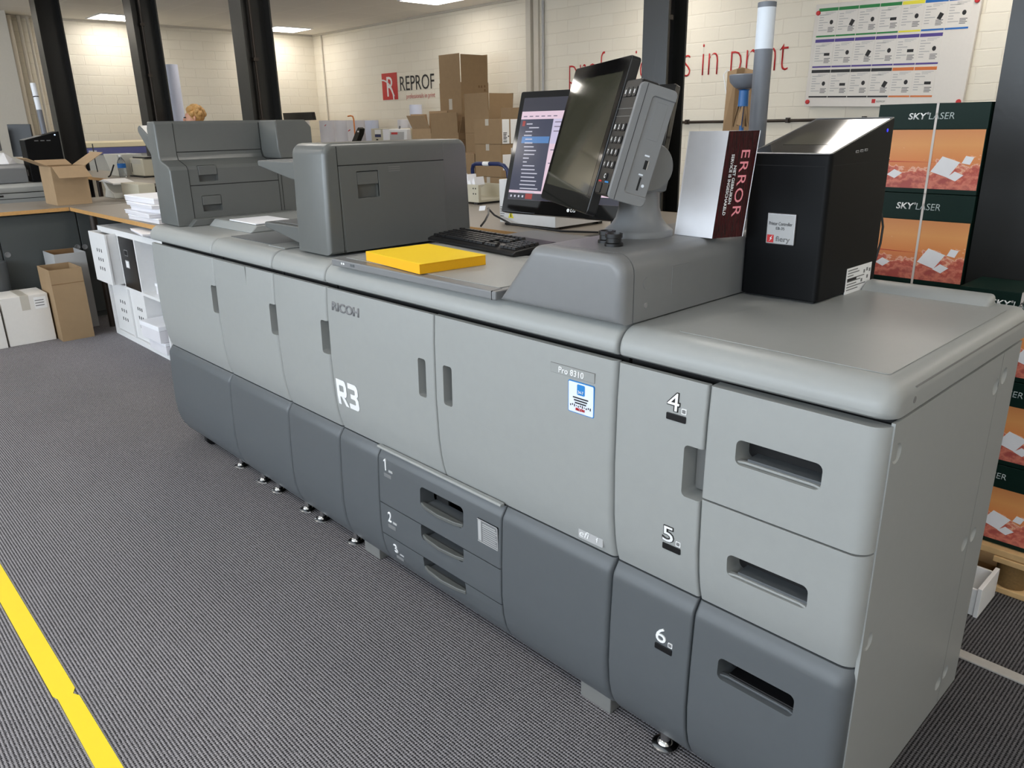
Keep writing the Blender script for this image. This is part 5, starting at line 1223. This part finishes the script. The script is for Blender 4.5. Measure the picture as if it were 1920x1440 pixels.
pack('white box of paper lying on the lowest shelf block', -4.26, -3.97, .40, .68, .122, .23, .04)
pack('white crumpled bags in the upper open shelf cell', -4.16, -3.98, .50, .74, .398, .47, .1)
cm = MB()
for q in range(6): cm.prism([(-4.10+.01*q, .50), (-4.06+.012*q, .54), (-4.02, .60+.01*q), (-4.09, .56)], 'z', .475+.028*q, .50+.027*q)
tag(cm.build('plastic_bag', M['whitep'], smooth=False), 'loose translucent white bag heaped in the upper shelf cell', 'bag')
# stack of paper trays on the desk
zs_ = [(.861, .892), (.893, .918), (.919, .946), (.947, .970), (.971, 1.006)]
offs = [(0, 0, .03), (-.06, -.01, -.04), (.02, .02, .05), (-.03, 0, -.03), (-.08, .02, .02)]
for i, ((a, b), (dx, dy, rz)) in enumerate(zip(zs_, offs)):
    pack('white paper packet, %s of the uneven pile on the long desk' % ('lowest', 'second lowest', 'middle', 'second highest', 'topmost')[i], -4.36+dx, -3.88+dx, .475+dy, .79+dy, a, b, rz, group='paper packets on the desk')
# desk carton
t = cbox('open brown carton with spread flaps standing on the cross desk', -6.13, -5.80, .425, .67, .8605, 1.145, [('r', -28, .17), ('f', 25, .16), ('b', 32, .17), ('l', 14, .15)], m='card2')
# pale grey device and tray behind the packets
t = thing('letter_tray', 'pale curved desktop scanner beside the paper packets', 'scanner', (-6.2, 1.0, .86))
MB().prism([(-6.36, .861), (-6.10, .861), (-6.12, .90), (-6.22, .93), (-6.30, .985), (-6.36, .99), (-6.30, .93), (-6.34, .885)], 'y', .93, 1.09).build('body', M['offwhite'], t, bevel=.004)
MB().prism([(-6.44, .985), (-6.30, 1.01), (-6.05, .985), (-6.05, .972), (-6.30, .99)], 'y', .92, 1.10).build('lid', M['whitelam'], t, bevel=.003)
t = thing('grey_block', 'plain beige box standing behind the paper packets', 'box', (-5.85, 1.0, .86))
MB().box(-6.02, -5.62, .97, 1.10, .8605, .99).build('case', M['beige'], t, bevel=.004)
# boxes on the floor by the cabinet
def wbox(label, x0, x1, y0, y1, h):
    t = thing('white_box', label, 'box', ((x0+x1)/2, (y0+y1)/2, 0), 0, 'white floor boxes')
    MB().box(x0, x1, y0, y1, 0, h).build('carton', M['whitebox'], t, bevel=.004)
    MB().box(x0-.0005, x1+.0008, (y0+y1)/2-.026, (y0+y1)/2+.026, h-.1, h+.0008).build('tape', M['packtape'], t)
    k = MB(); k.m = 0; k.box(x1, x1+.0008, y1-.09, y1-.015, h-.10, h-.02); k.m = 1
    for q in range(3): k.box(x1+.0005, x1+.0012, y1-.085, y1-.03, h-.045-q*.018, h-.039-q*.018)
    k.build('label', [M['white'], M['txtgrey']], t, smooth=False)
wbox('closed white carton with taped lid and small label beside the open brown carton', -5.42, -5.13, -.20, .088, .335)
wbox('closed white carton cut by the frame edge', -5.42, -5.12, -.50, -.212, .31)
t = thing('open_box', 'tall open brown carton on the floor beside the white cartons', 'box', (-5.15, .2, 0))
b = MB(); x0, x1_, y0, y1, h, th = -5.32, -5.015, .100, .305, .50, .005
b.box(x0, x1_, y0, y1, 0, th)
for a in ((x0, x0+th, y0, y1), (x1_-th, x1_, y0, y1), (x0+th, x1_-th, y0, y0+th), (x0+th, x1_-th, y1-th, y1)): b.box(a[0], a[1], a[2], a[3], th, h)
b.build('carton', M['card'], t); MB().box(x1_-.0005, x1_+.001, y0, y1, .398, .402).build('crease', M['cardin'], t)
t = thing('grey_box', 'open pale grey carton behind the open brown carton', 'box', (-5.3, .35, 0))
b = MB(); x0, x1_, y0, y1, h, th = -5.62, -5.33, .22, .43, .56, .005
b.box(x0, x1_, y0, y1, 0, th)
for a in ((x0, x0+th, y0, y1), (x1_-th, x1_, y0, y1), (x0+th, x1_-th, y0, y0+th), (x0+th, x1_-th, y1-th, y1)): b.box(a[0], a[1], a[2], a[3], th, h)
b.build('carton', M['greybox'], t); MB().box(x0+th, x0+th+.001, y0+th, y1-th, .2, h).build('lining', M['cardin'], t)

# second printer at the far side
t = thing('second_printer', 'second grey printer standing behind the cross desk', 'printer', (-6.85, -.4, 0))
MB().box(-7.25, -6.47, -1.9, .76, .04, .93).build('body', M['light'], t, bevel=.004)
MB().prism([(-7.25, .935), (-6.465, .935), (-6.46, .95), (-6.465, .975), (-6.50, .998), (-6.54, 1.0), (-7.25, 1.0)], 'y', -1.9, .77).build('top_fascia', M['light'], t, bevel=.004)
MB().box(-6.471, -6.468, -1.9, .76, .885, .89).build('seam', M['gap'], t); MB().box(-6.471, -6.467, .18, .21, .905, .92).build('marking', M['txtblack'], t)
MB().box(-7.2, -6.55, -1.8, .7, 0, .04).build('plinth', M['gap'], t)
t = thing('scanner_housing', 'grey console on the second printer below the folded white sheet', 'console', (-6.8, .2, 1.0))
MB().prism([(-7.1, 1.002), (-6.60, 1.002), (-6.60, 1.12), (-6.64, 1.15), (-7.1, 1.15)], 'y', -.35, .44).build('housing', M['mid'], t, bevel=.008)
t = thing('tower_controller', 'black tower controller on the second printer, in front of a signal pole', 'controller', (-6.7, .6, 1.0))
MB().prism([(.468, 1.003), (.468, 1.335), (.735, 1.40), (.735, 1.003)], 'x', -6.78, -6.607).build('case', M['blackmetal'], t, bevel=.004)
MB().prism([(.472, 1.3365), (.472, 1.339), (.60, 1.370), (.60, 1.3675)], 'x', -6.775, -6.615).build('glass_top', M['brushed'], t)
for q in range(3): MB().box(-6.608, -6.606, .54+q*.045, .57+q*.045, 1.325, 1.332).build('port', M['txtgrey'], t)
MB().cyl((-6.608, .700, 1.372), (-6.605, .700, 1.372), .006).build('power_led', M['ledwhite'], t)
MB().box(-6.72, -6.69, .4665, .468, 1.05, 1.10).build('label', M['white'], t)
t = thing('far_signal_pole', 'thin grey signal pole with white top behind the far tower controller', 'signal light', (-7.08, .745, 1.0))
MB().tube([(-7.08, .745, 1.0), (-7.12, .745, 1.58)], .022, 14).build('pole', M['greytube'], t); MB().tube([(-7.12, .745, 1.58), (-7.16, .745, 1.80)], .022, 14).build('light_diffuser', M['pole_white'], t)
MB().tube([(-7.139, .745, 1.685), (-7.1405, .745, 1.693)], .0228, 14).build('ring', M['gap'], t)
t = thing('far_touch_panel', 'dark grey touch panel on the second printer beside the tower controller', 'monitor', (-7.3, .58, 1.0))
MB().plate((-7.19, .50, 1.20), (.55, .83, 0), (-.03, .02, 1), .165, .255, .03).build('panel', M['greytube'], t, bevel=.003); MB().plate((-7.195, .485, 1.195), (.55, .83, 0), (-.03, .02, 1), .185, .27, .025).build('rim', M['black'], t, bevel=.003); MB().cyl((-7.13, .58, 1.0), (-7.13, .58, 1.22), .03).build('stand', M['mid'], t)
t = thing('far_screen', 'grey rounded screen back at the frame edge on the second printer', 'screen', (-7.1, .3, 1.15))
MB().plate((-7.16, .20, 1.25), (.45, .89, 0), (-.03, .02, 1), .20, .19, .04).build('panel', M['mid'], t, bevel=.008); MB().box(-7.10, -7.03, .24, .32, 1.151, 1.28).build('stand', M['mid'], t)
fs = MB()
pts = [(-6.63+.0, .20), (-6.66, .27), (-6.63, .34), (-6.60, .38)]
a = [fs.v((-6.64, y_, 1.152)) for y_ in (.12, .22, .33)]; b = [fs.v((-6.66-.02*i, .14+.09*i, 1.25-.005*i)) for i in range(3)]; c = [fs.v((-6.72, .38+.02*i, 1.152+.04*(1-i))) for i in range(2)]
for i in range(2): fs._f([a[i], a[i+1], b[i+1], b[i]])
fs._f([a[2], c[1], c[0], b[2]])
o = fs.build('folded_sheet', M['whitep'], smooth=False); sd = o.modifiers.new('thick', 'SOLIDIFY'); sd.thickness = .002
tag(o, 'white folded sheet standing on the far printer console', 'paper')

# ------------------------------------------------------------------ person standing behind the folding feeder
def skinned(name, nodes, edges, m, parent=None, sub=2):
    me = bpy.data.meshes.new(name); me.from_pydata([n[0] for n in nodes], edges, []); o = link(bpy.data.objects.new(name, me))
    o.modifiers.new('skin', 'SKIN').use_smooth_shade = True; o.modifiers.new('sub', 'SUBSURF').levels = sub
    for i, n in enumerate(nodes):
        sv = me.skin_vertices[0].data[i]; r = n[1]; sv.radius = (r, r) if isinstance(r, (int, float)) else r; sv.use_root = (i == 0)
    dg = bpy.context.evaluated_depsgraph_get(); dg.update()
    nm = bpy.data.meshes.new_from_object(o.evaluated_get(dg)); o.modifiers.clear(); o.data = nm; nm.materials.clear(); nm.materials.append(m); nm.shade_smooth()
    nm.transform(wm(parent).inverted())
    if parent: o.parent = parent
    return o
px, py = -6.99, 2.19; fx, fy = -.2, -.98   # facing
sx, sy = -fy, fx
def pp(f, s, z): return (px+fx*f+sx*s, py+fy*f+sy*s, z)
t = thing('person', 'blond person with curly hair looking down, behind the folding feeder', 'person', (px, py, 0))
N = [(pp(0, 0, .93), .13), (pp(.02, 0, 1.10), .12), (pp(.05, 0, 1.26), .135), (pp(.09, 0, 1.36), .07), (pp(.115, 0, 1.40), .052), (pp(.14, 0, 1.445), (.066, .075)), (pp(.15, 0, 1.515), (.074, .082)), (pp(.145, 0, 1.562), .05),
     (pp(.05, .16, 1.31), .055), (pp(.08, .17, 1.08), .042), (pp(.30, .13, 1.0), .032), (pp(.37, .12, .995), .026),
     (pp(.05, -.16, 1.31), .055), (pp(.08, -.17, 1.08), .042), (pp(.30, -.13, 1.0), .032), (pp(.37, -.12, .995), .026),
     (pp(0, .09, .86), .095), (pp(.01, .10, .48), .062), (pp(-.01, .10, .09), .04), (pp(.13, .11, .04), .035),
     (pp(0, -.09, .86), .095), (pp(.01, -.10, .48), .062), (pp(-.01, -.10, .09), .04), (pp(.13, -.11, .04), .035)]
Ed = [(0, 1), (1, 2), (2, 3), (3, 4), (4, 5), (5, 6), (6, 7), (2, 8), (8, 9), (9, 10), (10, 11), (2, 12), (12, 13), (13, 14), (14, 15), (0, 16), (16, 17), (17, 18), (18, 19), (0, 20), (20, 21), (21, 22), (22, 23)]
for s in (.12, -.12):
    k = 11 if s > 0 else 15
    for q in range(5):
        o_ = (-.03+.017*q) if q < 4 else .045; ln = (.055, .065, .07, .06, .04)[q]; i0 = len(N)
        N += [(pp(.40 if q < 4 else .375, s+o_*(1 if s > 0 else -1)*-1, .992), .009), (pp(.40+ln*.6, s-o_*(1 if s > 0 else -1), .985), .008), (pp(.40+ln, s-o_*(1 if s > 0 else -1), .970), .007)]
        Ed += [(k, i0), (i0, i0+1), (i0+1, i0+2)]
body = skinned('body', N, Ed, M['skin'], t)
top = skinned('sweater', [(N[0][0], .145), (N[1][0], .135), (N[2][0], .148), (pp(.08, 0, 1.345), .085), (N[8][0], .068), (N[9][0], .054), (pp(.26, .14, 1.02), .042), (N[12][0], .068), (N[13][0], .054), (pp(.26, -.14, 1.02), .042)], [(0, 1), (1, 2), (2, 3), (2, 4), (4, 5), (5, 6), (2, 7), (7, 8), (8, 9)], M['cloth'], t)
tr = skinned('trousers', [(pp(.005, 0, 1.0), .146), (N[16][0], .105), (N[17][0], .075), (pp(-.005, .10, .12), .06), (N[20][0], .105), (N[21][0], .075), (pp(-.005, -.10, .12), .06)], [(0, 1), (1, 2), (2, 3), (0, 4), (4, 5), (5, 6)], M['denim'], t)
for s in (1, -1): skinned('shoe', [(pp(-.03, s*.10, .045), .042), (pp(.08, s*.105, .04), .042), (pp(.17, s*.11, .034), .034)], [(0, 1), (1, 2)], M['black'], t)
hc = Vector(pp(.135, 0, 1.515)); hm = MB()
hm.sphere(tuple(hc+Vector((-fx*.022, -fy*.022, .012))), (.086, .086, .082))
rnd = random.Random(3)
for q in range(60):
    a = rnd.uniform(0, 2*PI); e = rnd.uniform(.1, 1.45)
    d = Vector((math.cos(a)*math.cos(e), math.sin(a)*math.cos(e), math.sin(e)))
    if d.x*fx+d.y*fy > .6 and d.z < .5: continue
    hm.sphere(tuple(hc+Vector((-fx*.02, -fy*.02, .008))+d*.080), (rnd.uniform(.02, .032),)*3, 8, 6)
hm.build('hair', M['hair'], t)
fm = MB()
for s in (1, -1): fm.sphere(pp(.217, s*.029, 1.505), .0065, 10, 6)
fm.build('eyes', M['txtblack'], t)
MB().sphere(pp(.226, 0, 1.482), (.010, .010, .018), 10, 8).build('nose', M['skin'], t); MB().sphere(pp(.213, 0, 1.452), (.020, .012, .005), 10, 6).build('mouth', mat('lips', (190, 116, 104), .5), t)
for s in (1, -1): MB().sphere(pp(.14, s*.081, 1.495), (.012, .012, .024), 10, 8).build('ear', M['skin'], t)
